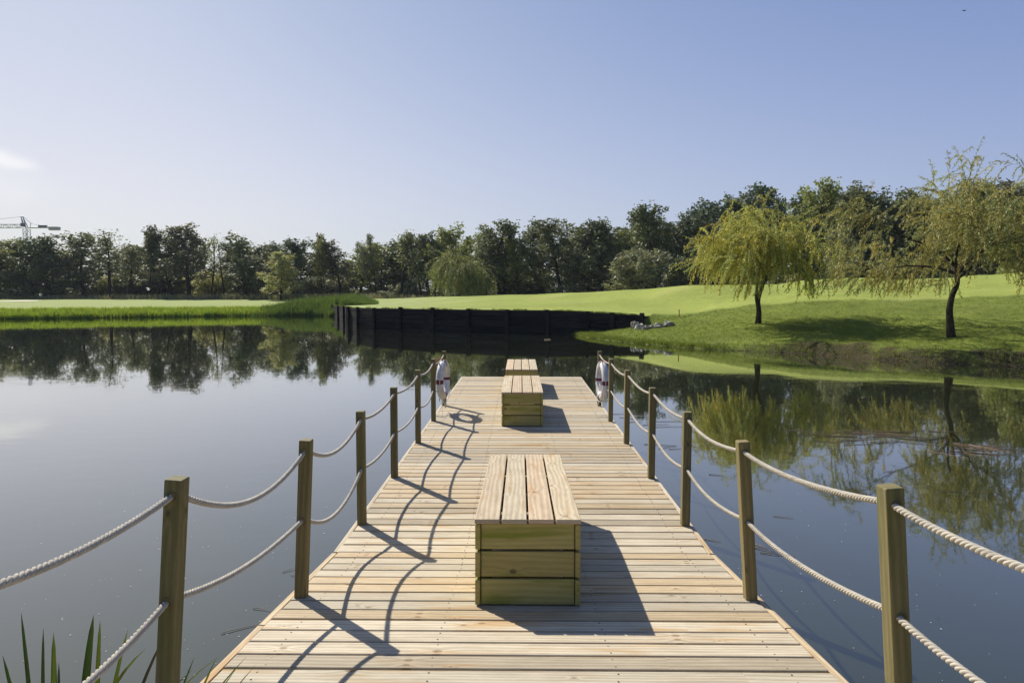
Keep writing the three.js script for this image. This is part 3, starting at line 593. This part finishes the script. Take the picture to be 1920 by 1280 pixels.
// ------------------------------------------------------------------ willows
function willow(o) {
  const R = rng(o.seed), wood = [], L = new Leaves(), strands = [];
  const limb = (p0, d0, len, rad, lvl, pull) => {
    const n = lvl === 1 ? 9 : 7, pts = [p0.clone()], rr = [rad], d = d0.clone(), p = p0.clone();
    for (let i = 1; i <= n; i++) { d.addScaledVector(rv(R), 0.16); d.y -= pull * i / n * 0.35; d.x += o.wind * 0.05; d.normalize(); p.addScaledVector(d, len / n); pts.push(p.clone()); rr.push(rad * (1 - 0.85 * i / n)); }
    wood.push(tube(pts, rr, lvl === 1 ? 6 : 4, false));
    const atp = (t) => { const f = t * n, i = Math.min(n - 1, Math.floor(f)); return pts[i].clone().lerp(pts[i + 1], f - i); };
    const dirAt = (t) => { const i = Math.min(n - 1, Math.floor(t * n)); return pts[i + 1].clone().sub(pts[i]).normalize(); };
    if (lvl < 3) {
      const m = lvl === 1 ? o.second : o.third;
      for (let k = 0; k < m; k++) { const t = 0.25 + 0.75 * (k + R()) / m, dir = dirAt(t).add(rv(R).multiplyScalar(0.85)); dir.y += o.up * R(); limb(atp(t), dir.normalize(), len * (0.42 + 0.25 * R()), rad * 0.42 * (1 - 0.5 * t), lvl + 1, pull + 0.35); }
    }
    if (lvl >= 2) { const m = Math.round(len * o.strands); for (let k = 0; k < m; k++) strands.push([atp(0.15 + 0.85 * R()), dirAt(R())]); }
  };
  // trunk
  const tp = o.trunkPts.map((q) => V(...q)), curve = new THREE.CatmullRomCurve3(tp), tpts = curve.getPoints(16);
  wood.push(tube(tpts, tpts.map((_, i) => o.rad * (1.25 * Math.exp(-i * 0.5) * 0.35 + 1 - 0.45 * i / 16)), 10, false));
  if (o.stem2) { const c2 = new THREE.CatmullRomCurve3(o.stem2.map((q) => V(...q))).getPoints(12); wood.push(tube(c2, c2.map((_, i) => o.rad * 0.62 * (1 - 0.4 * i / 12)), 7, false)); for (let k = 0; k < 2; k++) limb(c2[12 - k * 2], V(-0.5 + k * 0.3, 1, (R() - 0.5) * 1.2).normalize(), o.len * 0.85, o.rad * 0.36, 1, 0.3); }
  for (let k = 0; k < o.limbs; k++) { const a = k / o.limbs * 6.283 + R() * 0.7, e = lerp(o.e0, o.e1, ((k * 0.618) % 1)); limb(tpts[16 - (k % 4)], V(Math.cos(a) * Math.cos(e), Math.sin(e), Math.sin(a) * Math.cos(e)), o.len * (0.8 + 0.4 * R()), o.rad * 0.45, 1, 0.18); }
  for (const [p0, d0] of strands) {
    let n = 6; const len = o.hang * (0.35 + 0.9 * R()), pts = [p0.clone()], d = d0.clone().multiplyScalar(0.6).add(rv(R).multiplyScalar(0.5)).normalize(), p = p0.clone(), stiff = R() < o.perky ? 0.1 : 0.42, tone = 0.7 + 0.6 * R(), gold = R();
    for (let i = 1; i <= n; i++) { d.y -= stiff; d.x += o.wind * 0.10; d.addScaledVector(rv(R), 0.12).normalize(); p.addScaledVector(d, len / n); if (p.y < o.floor + 0.5 * R()) break; pts.push(p.clone()); }
    if (pts.length < 3) continue;
    n = pts.length - 1;
    wood.push(tube(pts, pts.map((_, i) => 0.008 * (1 - 0.7 * i / n)), 3, false));
    const m = Math.round(len * o.perMetre * n / 6);
    for (let k = 0; k < m; k++) {
      const f = (0.08 + 0.92 * (k + R()) / m) * n, i = Math.min(n - 1, Math.floor(f)), q = pts[i].clone().lerp(pts[i + 1], f - i), t = pts[i + 1].clone().sub(pts[i]).normalize();
      const dir = t.multiplyScalar(0.7).add(rv(R).multiplyScalar(0.75)); dir.y -= 0.25; dir.normalize(); const [u] = frame(dir), ln = o.leaf * (0.65 + 0.7 * R()), j = tone * (0.75 + 0.5 * R());
      L.add(q, dir, u.applyAxisAngle(dir, R() * 6.28), ln, ln * 0.14, [j * (0.9 + 0.28 * gold), j, j * (0.85 - 0.35 * gold)]);
    }
  }
  return { trunk: mergeGeometries(wood), crown: L.geo() };
}
{
  const place = (W, name, mat, pos, label, scale = 1, turn = 0) => { const g = group(name, pos, label, 'tree'); g.scale.setScalar(scale); g.rotation.y = turn; mesh('trunk', W.trunk, willowBark, g); mesh('crown', W.crown, mat, g); return g; };
  const w1 = willow({ seed: 47, rad: 0.135, trunkPts: [[0, -0.1, 0], [0.03, 0.6, 0], [-0.02, 1.2, 0.02], [0.22, 2.0, 0], [0.5, 2.7, -0.1]], stem2: [[0.0, 0.75, 0], [-0.13, 1.3, 0.05], [-0.12, 2.0, 0.1], [-0.3, 2.7, 0.1]], limbs: 7, e0: 0.55, e1: 1.35, len: 2.45, second: 5, third: 4, up: 0.85, strands: 6.6, hang: 1.6, perky: 0.16, wind: -0.55, leaf: 0.12, perMetre: 48, floor: 1.0 });
  const p1 = V(11.75, 0, -34.4); p1.y = heightCache(p1.x, p1.z) - 0.02;
  place(w1, 'golden_willow', leafMat(0.60, 0.605, 0.21, 0.6), p1, 'golden yellow willow with a forked trunk on the grass bank');
  const w2 = willow({ seed: 52, rad: 0.14, trunkPts: [[0, -0.1, 0], [-0.06, 0.5, 0], [-0.11, 1.1, 0], [-0.04, 1.65, 0.02], [0.12, 2.1, 0.04], [0.12, 2.7, 0]], limbs: 9, e0: 0.2, e1: 1.15, len: 3.25, second: 5, third: 4, up: 0.7, strands: 4.9, hang: 1.25, perky: 0.36, wind: -0.4, leaf: 0.115, perMetre: 42, floor: 1.4 });
  const p2 = V(17.0, 0, -27.5); p2.y = heightCache(p2.x, p2.z) - 0.02;
  place(w2, 'bronze_willow', leafMat(0.50, 0.49, 0.23, 0.58), p2, 'bronze green willow with a single crooked trunk on the pond bank');
  const w3 = willow({ seed: 63, rad: 0.2, trunkPts: [[0, -0.1, 0], [0.05, 1, 0], [0, 2, 0], [0.1, 3.4, 0]], limbs: 8, e0: 0.5, e1: 1.3, len: 2.9, second: 5, third: 3, up: 0.4, strands: 6.5, hang: 3.2, perky: 0.04, wind: 0, leaf: 0.3, perMetre: 11, floor: 0.3 });
  const p3 = at(862, 98); p3.y = heightCache(p3.x, p3.z) - 0.02;
  place(w3, 'weeping_willow', leafMat(0.34, 0.37, 0.16, 0.52), p3, 'weeping willow trailing to the lawn in front of the wood', 1.03);
}

// ------------------------------------------------------------------ reeds, bank grass, plants
function tuft(seed, n, h, w, spread, bend) {
  const R = rng(seed), p = [], i = [], c = [];
  for (let k = 0; k < n; k++) {
    const a = R() * 6.28, x0 = Math.cos(a) * spread * R(), z0 = Math.sin(a) * spread * R(), hh = h * (0.6 + 0.5 * R()), b = bend * (0.3 + R()), f = R() * 6.28, sx = Math.cos(f) * w, sz = Math.sin(f) * w, bx = Math.cos(a) * b, bz = Math.sin(a) * b, o = p.length / 3, j = 0.75 + 0.5 * R();
    p.push(x0 - sx, 0, z0 - sz, x0 + sx, 0, z0 + sz, x0 + bx * 0.35 - sx * 0.8, hh * 0.6, z0 + bz * 0.35 - sz * 0.8, x0 + bx * 0.35 + sx * 0.8, hh * 0.6, z0 + bz * 0.35 + sz * 0.8, x0 + bx, hh, z0 + bz);
    i.push(o, o + 1, o + 3, o, o + 3, o + 2, o + 2, o + 3, o + 4); for (let q = 0; q < 5; q++) c.push(j, j, j);
  }
  const g = new THREE.BufferGeometry(); g.setAttribute('position', new THREE.Float32BufferAttribute(p, 3)); g.setAttribute('color', new THREE.Float32BufferAttribute(c, 3)); g.setIndex(i); g.computeVertexNormals(); return g;
}
function scatter(name, label, category, geo, mat, spots) {
  const m = new THREE.InstancedMesh(geo, mat, spots.length), M = new THREE.Matrix4(), q = new THREE.Quaternion(), up = V(0, 1, 0), col = new THREE.Color();
  spots.forEach(([x, y, z, s, turn, t = 1, yel = 0], k) => { q.setFromAxisAngle(up, turn); M.compose(V(x, y, z), q, V(s, s, s)); m.setMatrixAt(k, M); m.setColorAt(k, col.setRGB(t * (1 + yel), t, t * (1 - yel))); });
  m.name = name; m.castShadow = m.receiveShadow = true; scene.add(m); return tag(m, label, category, null, 'stuff');
}
{
  const R = rng(777), blade = leafMat(0.28, 0.335, 0.05, 0.55);
  // bank of the near lawn on the willow side: short rough grass, taller at the water's edge
  const spots = [];
  for (let k = 0; k < 90000 && spots.length < 42000; k++) {
    const x = 2.5 + R() * 30, z = -17 - R() * 32; const L = land(x, z); if (L.d < 0.02 || L.behind || L.h < 0 || z < -47) continue;
    if (z < -42 + 0.34 * Math.max(0, x - 8) || R() < 0.75 * smooth(3, 9, L.d)) continue;
    const n = fbm(x * 1.7, 5.5, z * 1.7, 2); if (L.d < 1.25 && x > 8.5 && n < 0.25 && R() < 0.6) continue;
    spots.push([x, WATER + L.h - 0.01, z, 0.3 + 0.4 * R() + 0.8 * smooth(0.9, 0.1, L.d) * (x < 9 || R() < 0.3 ? 1 : 0), R() * 6.28, 0.8 + 0.4 * R(), (R() - 0.4) * 0.2]);
  }
  for (let k = 0; k < 900; k++) { const s = nearShore[Math.floor(nearShore.length * (0.62 + 0.38 * R()))]; const x = s[0] + (R() - 0.5) * 1.4, z = s[1] + (R() - 0.5) * 1.4, L = land(x, z); if (L.d < -0.12 || L.d > 0.7 || (x > 9 && R() < 0.8)) continue; spots.push([x, WATER + Math.max(L.h, -0.05), z, 0.9 + 1.1 * R(), R() * 6.28, 0.85, 0]); }
  scatter('bank_grass', 'rough green grass on the bank below the two willows', 'grass', tuft(3, 9, 0.13, 0.006, 0.11, 0.06), blade, spots);
  const lip = [];
  for (let k = 0; k < 900; k++) { const i = Math.floor(R() * (wallLine.length - 1)), f = R(), [ax, az] = wallLine[i], [bx, bz] = wallLine[i + 1], x = lerp(ax, bx, f), z = lerp(az, bz, f) - 0.03 - 0.25 * R(), t = WATER + 1.22 + 0.24 * smooth(-23, -9, x) - 0.24 * smooth(1.5, 7.5, x); if (fbm(x * 0.9, 2, z, 2) < -0.05) continue; lip.push([x, t - 0.01, z, 0.5 + 0.7 * R(), R() * 6.28, 0.9, 0]); }
  scatter('edge_grass', 'short grass fringe along the top of the black timber wall', 'grass', tuft(13, 7, 0.14, 0.008, 0.1, 0.1), blade, lip);
  const left = [];
  for (let k = 0; k < 60000 && left.length < 9000; k++) { const x = -23 - R() * 60, z = -52 - R() * 38, L = land(x, z); if (L.d < -0.1 || L.d > 3.6 || L.behind) continue; left.push([x, WATER + Math.max(0, L.h) - 0.02, z, (0.7 + 0.8 * R()) * (L.d < 1.5 ? 1.25 : 0.85), R() * 6.28, 0.8 + 0.45 * R(), (R() - 0.5) * 0.2]); }
  scatter('shore_grass', 'tall bright green grass along the far shore of the pond', 'grass', tuft(4, 9, 0.42, 0.022, 0.22, 0.16), leafMat(0.36, 0.44, 0.05, 0.58), left);
  const reeds = [];
  for (let k = 0; k < 80000 && reeds.length < 7000; k++) {
    const x = -31.5 + R() * 15.5, z = -78 - R() * 17, L = land(x, z), w = wallZ(x); if (L.d < -0.9 || (w !== null && z > w - 0.6)) continue;
    const lim = x > -22 ? 10 * smooth(-12, -22, x) : 3 + 8 * smooth(-31, -25, x); if (L.d > lim) continue;
    reeds.push([x, WATER + Math.max(L.h, -0.3) - 0.03, z, (0.75 + 0.4 * R()) * (0.55 + 0.45 * smooth(-31.5, -27, x)) * (0.22 + 0.78 * smooth(-16, -22.5, x)) * (0.7 + 0.5 * R()), R() * 6.28, 0.75 + 0.5 * R(), (R() - 0.4) * 0.25]);
  }
  scatter('reeds', 'dense green reed bed beside the end of the black timber wall', 'reeds', tuft(6, 9, 1.22, 0.024, 0.26, 0.40), leafMat(0.19, 0.27, 0.045, 0.52), reeds);
  const wood = [];
  for (let k = 0; k < 6500; k++) { const px = -30 + R() * 1990, d = lerp(124, 80, px / 1920) + R() * 22, p = at(px, d); wood.push([p.x, heightCache(p.x, p.z) - 0.03, p.z, 0.5 + 0.7 * R(), R() * 6.28, 0.6 + 0.6 * R(), (R() - 0.3) * 0.3]); }
  scatter('undergrowth', 'pale tangled undergrowth along the foot of the wood', 'undergrowth', tuft(9, 10, 0.95, 0.05, 0.5, 0.4), leafMat(0.36, 0.36, 0.18, 0.5), wood);
}
{
  // iris clump at the near edge of the water
  const R = rng(64), g = group('iris_plant', V(-2.0, WATER - 0.1, -2.75), 'green sword leaved iris with brown curled tips beside the jetty ramp', 'plant');
  const green = leafMat(0.19, 0.28, 0.06, 0.48), lime = leafMat(0.40, 0.47, 0.09, 0.52), brown = leafMat(0.20, 0.145, 0.085, 0.2);
  const blade = (x, z, h, lean, az, w, curl, mat) => {
    const p = [], c = [], id = [], n = 16, s = V(-Math.sin(az + 0.6), 0, Math.cos(az + 0.6));
    let y = 0, r = 0, th = lean; const ds = h / n;
    for (let i = 0; i <= n; i++) {
      const t = i / n, ww = w * (t < 0.5 ? 1 : Math.sqrt(Math.max(0, 1 - ((t - 0.5) / 0.5) ** 2))) + 0.0004, cx = x + Math.cos(az) * r, cz = z + Math.sin(az) * r;
      for (const [k, off] of [[-1, 0], [0, 0.25], [1, 0], [0, -0.25]]) { p.push(cx + s.x * ww * k + Math.cos(az) * off * ww, y, cz + s.z * ww * k + Math.sin(az) * off * ww); const j = 0.85 + 0.25 * Math.sin(t * 9 + h * 20) * 0.4; c.push(j, j, j); }
      th += curl / n * t * 2; y += Math.cos(th) * ds; r += Math.sin(th) * ds;
    }
    for (let i = 0; i < n; i++) for (let k = 0; k < 4; k++) { const a = i * 4 + k, b = i * 4 + (k + 1) % 4; id.push(a, b, a + 4, b, b + 4, a + 4); }
    const geo = new THREE.BufferGeometry(); geo.setAttribute('position', new THREE.Float32BufferAttribute(p, 3)); geo.setAttribute('color', new THREE.Float32BufferAttribute(c, 3)); geo.setIndex(id); geo.computeVertexNormals();
    mesh('leaf', geo, mat, g);
  };
  for (const b of [[0.0, 0, 1.13, 0.05, 3.3, 0.009, 0.02, green], [0.06, 0.02, 1.06, 0.02, 0, 0.015, 0.02, lime], [0.10, -0.02, 1.14, 0.10, 0.2, 0.019, 0.10, green], [0.2, -0.04, 1.13, 0.20, 0.1, 0.010, 0.35, brown], [0.24, 0.0, 1.16, 0.25, 0.0, 0.011, 0.8, lime], [0.3, -0.05, 1.12, 0.42, 0.1, 0.009, 0.35, green], [0.12, 0.03, 1.15, 0.12, 0.2, 0.012, 0.75, lime], [-0.05, 0.05, 1.12, 0.22, 3.0, 0.008, 2.4, brown],
    [0.27, 0.02, 0.98, 0.28, 0.2, 0.011, 0.05, lime], [0.30, -0.03, 1.02, 0.33, 0.1, 0.008, 0.08, green], [0.36, 0.0, 0.92, 0.36, 0.3, 0.007, 0.3, lime], [0.04, 0.08, 0.86, 0.25, 2.6, 0.012, 0.2, green], [0.16, 0.06, 0.84, 0.12, 0.9, 0.013, 0.2, green], [0.2, 0.1, 0.8, 0.3, 0.6, 0.012, 0.6, lime], [0.0, -0.08, 0.8, 0.3, 4.2, 0.012, 0.3, green], [0.16, -0.06, 1.1, 0.08, 0.4, 0.011, 0.05, lime], [0.14, 0.0, 1.02, 0.2, 0.1, 0.012, 0.9, lime], [0.33, 0.02, 1.08, 0.36, 0.0, 0.010, 0.7, green], [0.4, -0.02, 1.05, 0.30, 0.2, 0.009, 0.2, lime], [-0.1, 0.0, 1.0, 0.12, 3.1, 0.010, 0.1, lime], [0.28, 0.04, 1.15, 0.5, 0.1, 0.007, 0.15, lime], [-0.06, -0.03, 0.95, 0.05, 3, 0.011, 0.15, green], [0.03, 0.05, 1.1, 0.03, 0.3, 0.008, 0.05, green], [0.19, 0.01, 1.12, 0.14, 0.2, 0.010, 0.2, lime], [0.36, 0.04, 1.14, 0.44, 0.1, 0.008, 0.3, green], [-0.12, 0.02, 1.06, 0.16, 3.2, 0.007, 1.8, brown], [0.22, 0.05, 1.08, 0.26, 0.1, 0.011, 0.6, green], [0.46, 0.0, 0.96, 0.4, 0.1, 0.010, 0.5, brown]]) blade(b[0], b[1], b[2] * 1.015, b[3], b[4], b[5] * 0.95, b[6], b[7]);
}

// ------------------------------------------------------------------ stones, stake, bin, bunker
{
  const R = rng(404), stoneM = [0.42, 0.5, 0.36].map((v) => std({ color: lin(v, v * 0.90, v * 0.70), roughness: 0.9, map: tex(128, 128, (u, w) => { const s = 0.85 + 0.4 * tileNoise(u, w, 8, v * 20) + 0.2 * tileNoise(u, w, 30, 3); return [s, s, s]; }) }));
  const words = ['tall upright pale boulder against the end of the black timber wall', 'slanted pale boulder leaning beside the upright one', 'low flat grey stone in the row of bank stones', 'small whitish stone in the row of bank stones', 'long low grey stone in the row of bank stones', 'dark cracked stone ending the row of bank stones'];
  [[1190, 600, 40.4, 0.34, 0.40, 0.30], [1200, 604, 39.6, 0.46, 0.26, 0.32], [1212, 607, 39.0, 0.36, 0.2, 0.26], [1223, 605, 39.2, 0.28, 0.18, 0.24], [1236, 606.5, 38.9, 0.44, 0.2, 0.28], [1255, 606, 38.7, 0.55, 0.26, 0.34]].forEach(([px, py, d, sx, sy, sz], k) => {
    const g = new THREE.IcosahedronGeometry(1, 2), p = g.attributes.position, v = V();
    for (let i = 0; i < p.count; i++) { v.fromBufferAttribute(p, i); const f = 0.62 + 0.9 * Math.abs(fbm(v.x * 1.1 + k * 9, v.y * 1.1, v.z * 1.1, 2)) + 0.3 * fbm(v.x * 2.6, v.y * 2.6 + k, v.z * 2.6, 2); p.setXYZ(i, v.x * f * sx * 0.85, v.y * f * sy * 1.15, v.z * f * sz); }
    const flat = g.index ? g.toNonIndexed() : g; flat.computeVertexNormals(); const q = at(px, d), m = mesh('bank_stone', flat, stoneM[k % 3], scene); m.position.set(q.x, heightCache(q.x, q.z) + sy * 0.22, q.z); m.rotation.y = R() * 6; tag(m, words[k], 'stone', 'stones on the bank at the wall end');
  });
  const q = at(1273.5, 41.2), s = group('marker_stake', V(q.x, heightCache(q.x, q.z), q.z), 'small red marker stake standing in the grass near the stones', 'stake');
  const post = new THREE.CylinderGeometry(0.03, 0.026, 0.44, 10); post.translate(0, 0.2, 0); mesh('shaft', post, std({ color: lin(0.42, 0.06, 0.03), roughness: 0.6 }), s);
  const cap = new THREE.ConeGeometry(0.03, 0.035, 10); cap.translate(0, 0.4375, 0); mesh('tip', cap, std({ color: lin(0.5, 0.1, 0.06), roughness: 0.6 }), s);
  const qb = at(670, 99), bin = group('litter_bin', V(qb.x, heightCache(qb.x, qb.z), qb.z), 'small teal litter bin on the lawn beyond the reed bed', 'bin');
  const bodyG = new THREE.CylinderGeometry(0.21, 0.18, 0.75, 14); bodyG.translate(0, 0.42, 0); mesh('body', bodyG, std({ color: lin(0.03, 0.13, 0.12), roughness: 0.6 }), bin);
  const lid = new THREE.CylinderGeometry(0.13, 0.225, 0.1, 14); lid.translate(0, 0.85, 0); mesh('lid', lid, std({ color: lin(0.04, 0.17, 0.16), roughness: 0.5 }), bin);
  // pale bunker on the far lawn
  const qs = at(32, 104), bp = [], bi = []; const c0 = V(qs.x, 0, qs.z); bp.push(c0.x, heightCache(c0.x, c0.z) + 0.05, c0.z);
  for (let k = 0; k < 40; k++) { const a = k / 40 * 6.283, r = 1 + 0.15 * Math.sin(a * 3 + 1), x = c0.x + Math.cos(a) * 2.6 * r, z = c0.z + Math.sin(a) * 4.2 * r; bp.push(x, heightCache(x, z) + 0.035, z); bi.push(0, 1 + (k + 1) % 40, 1 + k); }
  const bg = new THREE.BufferGeometry(); bg.setAttribute('position', new THREE.Float32BufferAttribute(bp, 3)); bg.setIndex(bi); bg.computeVertexNormals();
  tag(mesh('sand_bunker', bg, std({ color: lin(0.62, 0.56, 0.44), roughness: 1, side: THREE.DoubleSide })), 'pale sand bunker at the edge of the far lawn', 'bunker', null, 'structure');
}

// ------------------------------------------------------------------ tower crane far behind the wood
{
  const steel = std({ color: lin(0.42, 0.42, 0.43), roughness: 0.6 }), dark = std({ color: lin(0.10, 0.10, 0.12), roughness: 0.7 }), concrete = std({ color: lin(0.36, 0.34, 0.31), roughness: 0.9 });
  const bar = (a, b, r) => tube([a, b], r, 4, false);
  const lattice = (x0, x1, half, r, step, axis) => {   // four chords with zigzag bracing, along x or y
    const o = [], P = (t, u, v) => (axis === 'y' ? V(u, t, v) : V(t, u, v));
    for (const [u, v] of [[-1, -1], [1, -1], [1, 1], [-1, 1]]) o.push(bar(P(x0, u * half, v * half), P(x1, u * half, v * half), r));
    const n = Math.max(1, Math.round(Math.abs(x1 - x0) / step));
    for (let k = 0; k < n; k++) { const a = lerp(x0, x1, k / n), b = lerp(x0, x1, (k + 1) / n), s = k % 2 ? 1 : -1; for (const v of [-1, 1]) { o.push(bar(P(a, -s * half, v * half), P(b, s * half, v * half), r * 0.6)); o.push(bar(P(a, v * half, -s * half), P(b, v * half, s * half), r * 0.6)); } o.push(bar(P(b, -half, half), P(b, half, half), r * 0.6)); o.push(bar(P(b, -half, -half), P(b, half, -half), r * 0.6)); }
    return mergeGeometries(o);
  };
  const depth = 300, p = at(56.5, depth), y0 = WATER + 1.5, hub = EYE.y + (556 - 429) / 1300 * depth;
  const g = group('tower_crane', V(p.x, y0, p.z), 'grey lattice tower crane rising far behind the wood', 'crane'); g.rotation.y = 0.0;
  const top = hub - y0, k = depth / 1300;
  mesh('mast', lattice(0, top - 0.4, 0.95, 0.16, 2.2, 'y'), steel, g);
  const jib = lattice(0, -46, 0.75, 0.13, 2.0, 'x'); jib.translate(-1.5, top + 0.9, 0); mesh('jib', jib, steel, g);
  const cj = mergeGeometries([bar(V(0, top + 0.2, -0.7), V(14.5, top + 0.2, -0.7), 0.22), bar(V(0, top + 0.2, 0.7), V(14.5, top + 0.2, 0.7), 0.22)].concat([2, 5, 8, 11, 14].map((x) => bar(V(x, top + 0.2, -0.7), V(x, top + 0.2, 0.7), 0.12)))); mesh('counter_jib', cj, steel, g);
  const cw = new RoundedBoxGeometry(4.3, 1.5, 1.8, 2, 0.2); cw.translate(12.2, top - 0.2, 0); mesh('counterweight', cw, concrete, g);
  const winch = new RoundedBoxGeometry(3.4, 0.8, 1.4, 2, 0.1); winch.translate(7.2, top + 0.8, 0); mesh('winch', winch, dark, g);
  const head = mergeGeometries([bar(V(-1.0, top + 0.4, -0.6), V(-2.2, top + 4.9, 0), 0.2), bar(V(-1.0, top + 0.4, 0.6), V(-2.2, top + 4.9, 0), 0.2), bar(V(0.2, top + 0.4, -0.6), V(-1.4, top + 4.9, 0), 0.2), bar(V(0.2, top + 0.4, 0.6), V(-1.4, top + 4.9, 0), 0.2), bar(V(-2.3, top + 4.9, 0), V(-1.2, top + 4.9, 0), 0.2), bar(V(-1.5, top + 2, 0), V(-0.5, top + 2, 0), 0.14)]); mesh('tower_head', head, steel, g);
  const cab = new RoundedBoxGeometry(1.5, 1.5, 1.3, 2, 0.12); cab.translate(-0.6, top + 1.3, 1.2); mesh('cab', cab, dark, g);
  mesh('tie_bar', bar(V(-2.2, top + 4.9, 0), V(-34, top + 1.7, 0), 0.09), steel, g); mesh('tie_bar', bar(V(-1.2, top + 4.9, 0), V(2.2, top + 2.0, 0), 0.09), steel, g); mesh('tie_bar', bar(V(2.2, top + 2.0, 0), V(9.5, top + 0.6, 0), 0.09), steel, g); mesh('stay_post', bar(V(1.6, top + 0.2, 0), V(1.9, top + 2.1, 0), 0.14), steel, g);
}

// ------------------------------------------------------------------ bird and things afloat
{
  const d = 60, x = 37.05, y = EYE.y + 23.75;
  const b = group('bird', V(x, y, -d), 'small dark bird gliding high in the clear sky', 'bird'); b.rotation.set(0.15, 0.5, -0.12);
  const bodyP = [V(0.14, 0, 0), V(0.11, 0.005, 0), V(0.05, 0, 0), V(-0.05, 0, 0), V(-0.13, 0.005, 0), V(-0.19, 0.01, 0)], wingG = new THREE.BufferGeometry();
  const w = []; for (const s of [-1, 1]) for (const [a, c, e] of [[[0.05, 0.01, 0], [0.06, 0.05, 0.13], [-0.05, 0.01, 0]], [[-0.05, 0.01, 0], [0.06, 0.05, 0.13], [-0.03, 0.045, 0.13]], [[0.06, 0.05, 0.13], [-0.05, 0.02, 0.27], [-0.03, 0.045, 0.13]]]) for (const [u, v, t] of [a, c, e]) w.push(u, v, t * s);
  wingG.setAttribute('position', new THREE.Float32BufferAttribute(w, 3)); wingG.computeVertexNormals();
  const bm = std({ color: lin(0.03, 0.03, 0.035), roughness: 0.8, side: THREE.DoubleSide }); mesh('body', tube(bodyP, [0.008, 0.028, 0.04, 0.038, 0.02, 0.03], 8), bm, b); mesh('wings', wingG, bm, b);

  const R = rng(1212), straw = [[0.30, 0.20, 0.11], [0.22, 0.13, 0.075], [0.36, 0.27, 0.17]].map((c) => std({ color: lin(...c), roughness: 0.85 }));
  const onWater = (qx, qy) => { const dep = 2.35 / Math.tan(0.06545 + Math.atan((qy - 640) / 1300)) ; return at(qx, dep); };
  const stem = (qx, qy, len, turn, label, grp, rad = 0.006) => {
    const p = onWater(qx, qy), pts = [], cu = (R() - 0.5) * 0.12; for (let j = 0; j <= 6; j++) { const t = j / 6 - 0.5; pts.push(V(t * len, 0.002 + 0.004 * R(), cu * len * (t * t * 4 - 0.5))); }
    const m = mesh('reed_stem', tube(pts, pts.map((_, j) => rad * (1 - 0.5 * j / 6)), 5), straw[Math.floor(R() * 3)], scene); m.position.set(p.x, WATER + 0.004, p.z); m.rotation.y = turn; tag(m, label, 'reed stem', grp);
  };
  for (let k = 0; k < 34; k++) stem(1650 + (R() + R() - 1) * 150, 812 + (R() - 0.5) * 12 + (k % 4 ? 0 : 14), 0.2 + 0.6 * R(), (R() - 0.5) * 0.9 - 0.15, 'dry brown reed stem in the long floating raft off the jetty', 'reed stems of the long raft', 0.005);
  for (let k = 0; k < 22; k++) stem(1842 + (R() + R() - 1) * 60, 842 + (R() - 0.5) * 20, 0.25 + 0.45 * R(), -0.5 + (R() - 0.5) * 1.2, 'reddish dry reed stem in the small floating cluster beyond the raft', 'reed stems of the small cluster', 0.005);
  for (const [qx, qy, l, t] of [[1165, 776, 0.5, 0.1], [1182, 784, 0.4, -0.5], [1196, 776, 0.5, 0.05], [1232, 796, 0.5, 0.15], [1255, 800, 0.6, 0.1], [1256, 838, 0.4, 0.6], [1242, 834, 0.5, -0.2], [1276, 841, 0.3, 0.1], [1350, 890, 0.2, -0.4], [1190, 791, 0.35, 0.3], [1262, 790, 0.7, 0.05]]) stem(qx, qy, l, t, 'thin dark stem drifting close beside the jetty railing', 'stems drifting beside the jetty', 0.0045);
  for (const [qx, qy, l, t] of [[1436, 1022, 0.16, -0.9], [1446, 1030, 0.20, -0.7], [1470, 1038, 0.3, -0.3], [1479, 968, 0.2, -0.3], [1344, 1012, 0.16, -0.5], [1820, 920, 0.5, -0.15], [1680, 882, 0.25, 0.3]]) stem(qx, qy, l, t, 'short pale straw floating alone on the open water', 'single straws on the water', 0.004);
  for (const [qx, qy, l, t] of [[478, 1146, 0.16, -0.3], [447, 1180, 0.34, 0.55], [532, 1072, 0.12, 0.7], [545, 1082, 0.1, -0.2]]) stem(qx, qy, l, t, 'pale straw floating beside the shaded edge of the jetty ramp', 'straws beside the ramp', 0.003);
  { const p = onWater(1027, 637), g = board(0.34, 0.05, 0.12, 'x', R, 0.02), m = mesh('floating_board', g, deckMats[2], scene); m.position.set(p.x, WATER + 0.012, p.z); m.rotation.y = 0.2; tag(m, 'short pale piece of wood floating in front of the timber wall', 'driftwood'); }
  const flake = new THREE.CircleGeometry(1, 6); flake.rotateX(-Math.PI / 2);
  const c = new Float32Array(flake.attributes.position.count * 3).fill(1); flake.setAttribute('color', new THREE.BufferAttribute(c, 3));
  const spots = []; for (let k = 0; k < 520; k++) { const qx = R() * 1920, qy = 640 + 640 * Math.pow(R(), 0.8), p = onWater(qx, qy); if ((p.x > -1.5 && p.x < 1.55 && p.z > -16) || !inPond(p.x, p.z)) continue; spots.push([p.x, WATER + 0.004, p.z, 0.0016 + 0.004 * R() * R() + 0.0004 * -p.z * R(), R() * 6, 0.5 + 0.5 * R(), 0]); }
  scatter('floating_debris', 'tiny pale specks of fluff scattered over the pond', 'debris', flake, std({ color: lin(0.6, 0.58, 0.52), roughness: 0.8, side: THREE.DoubleSide }), spots);
}

scene.fog = new THREE.FogExp2(new THREE.Color(0.85, 0.9, 1.0), 0.00018);

renderer.render(scene, camera);
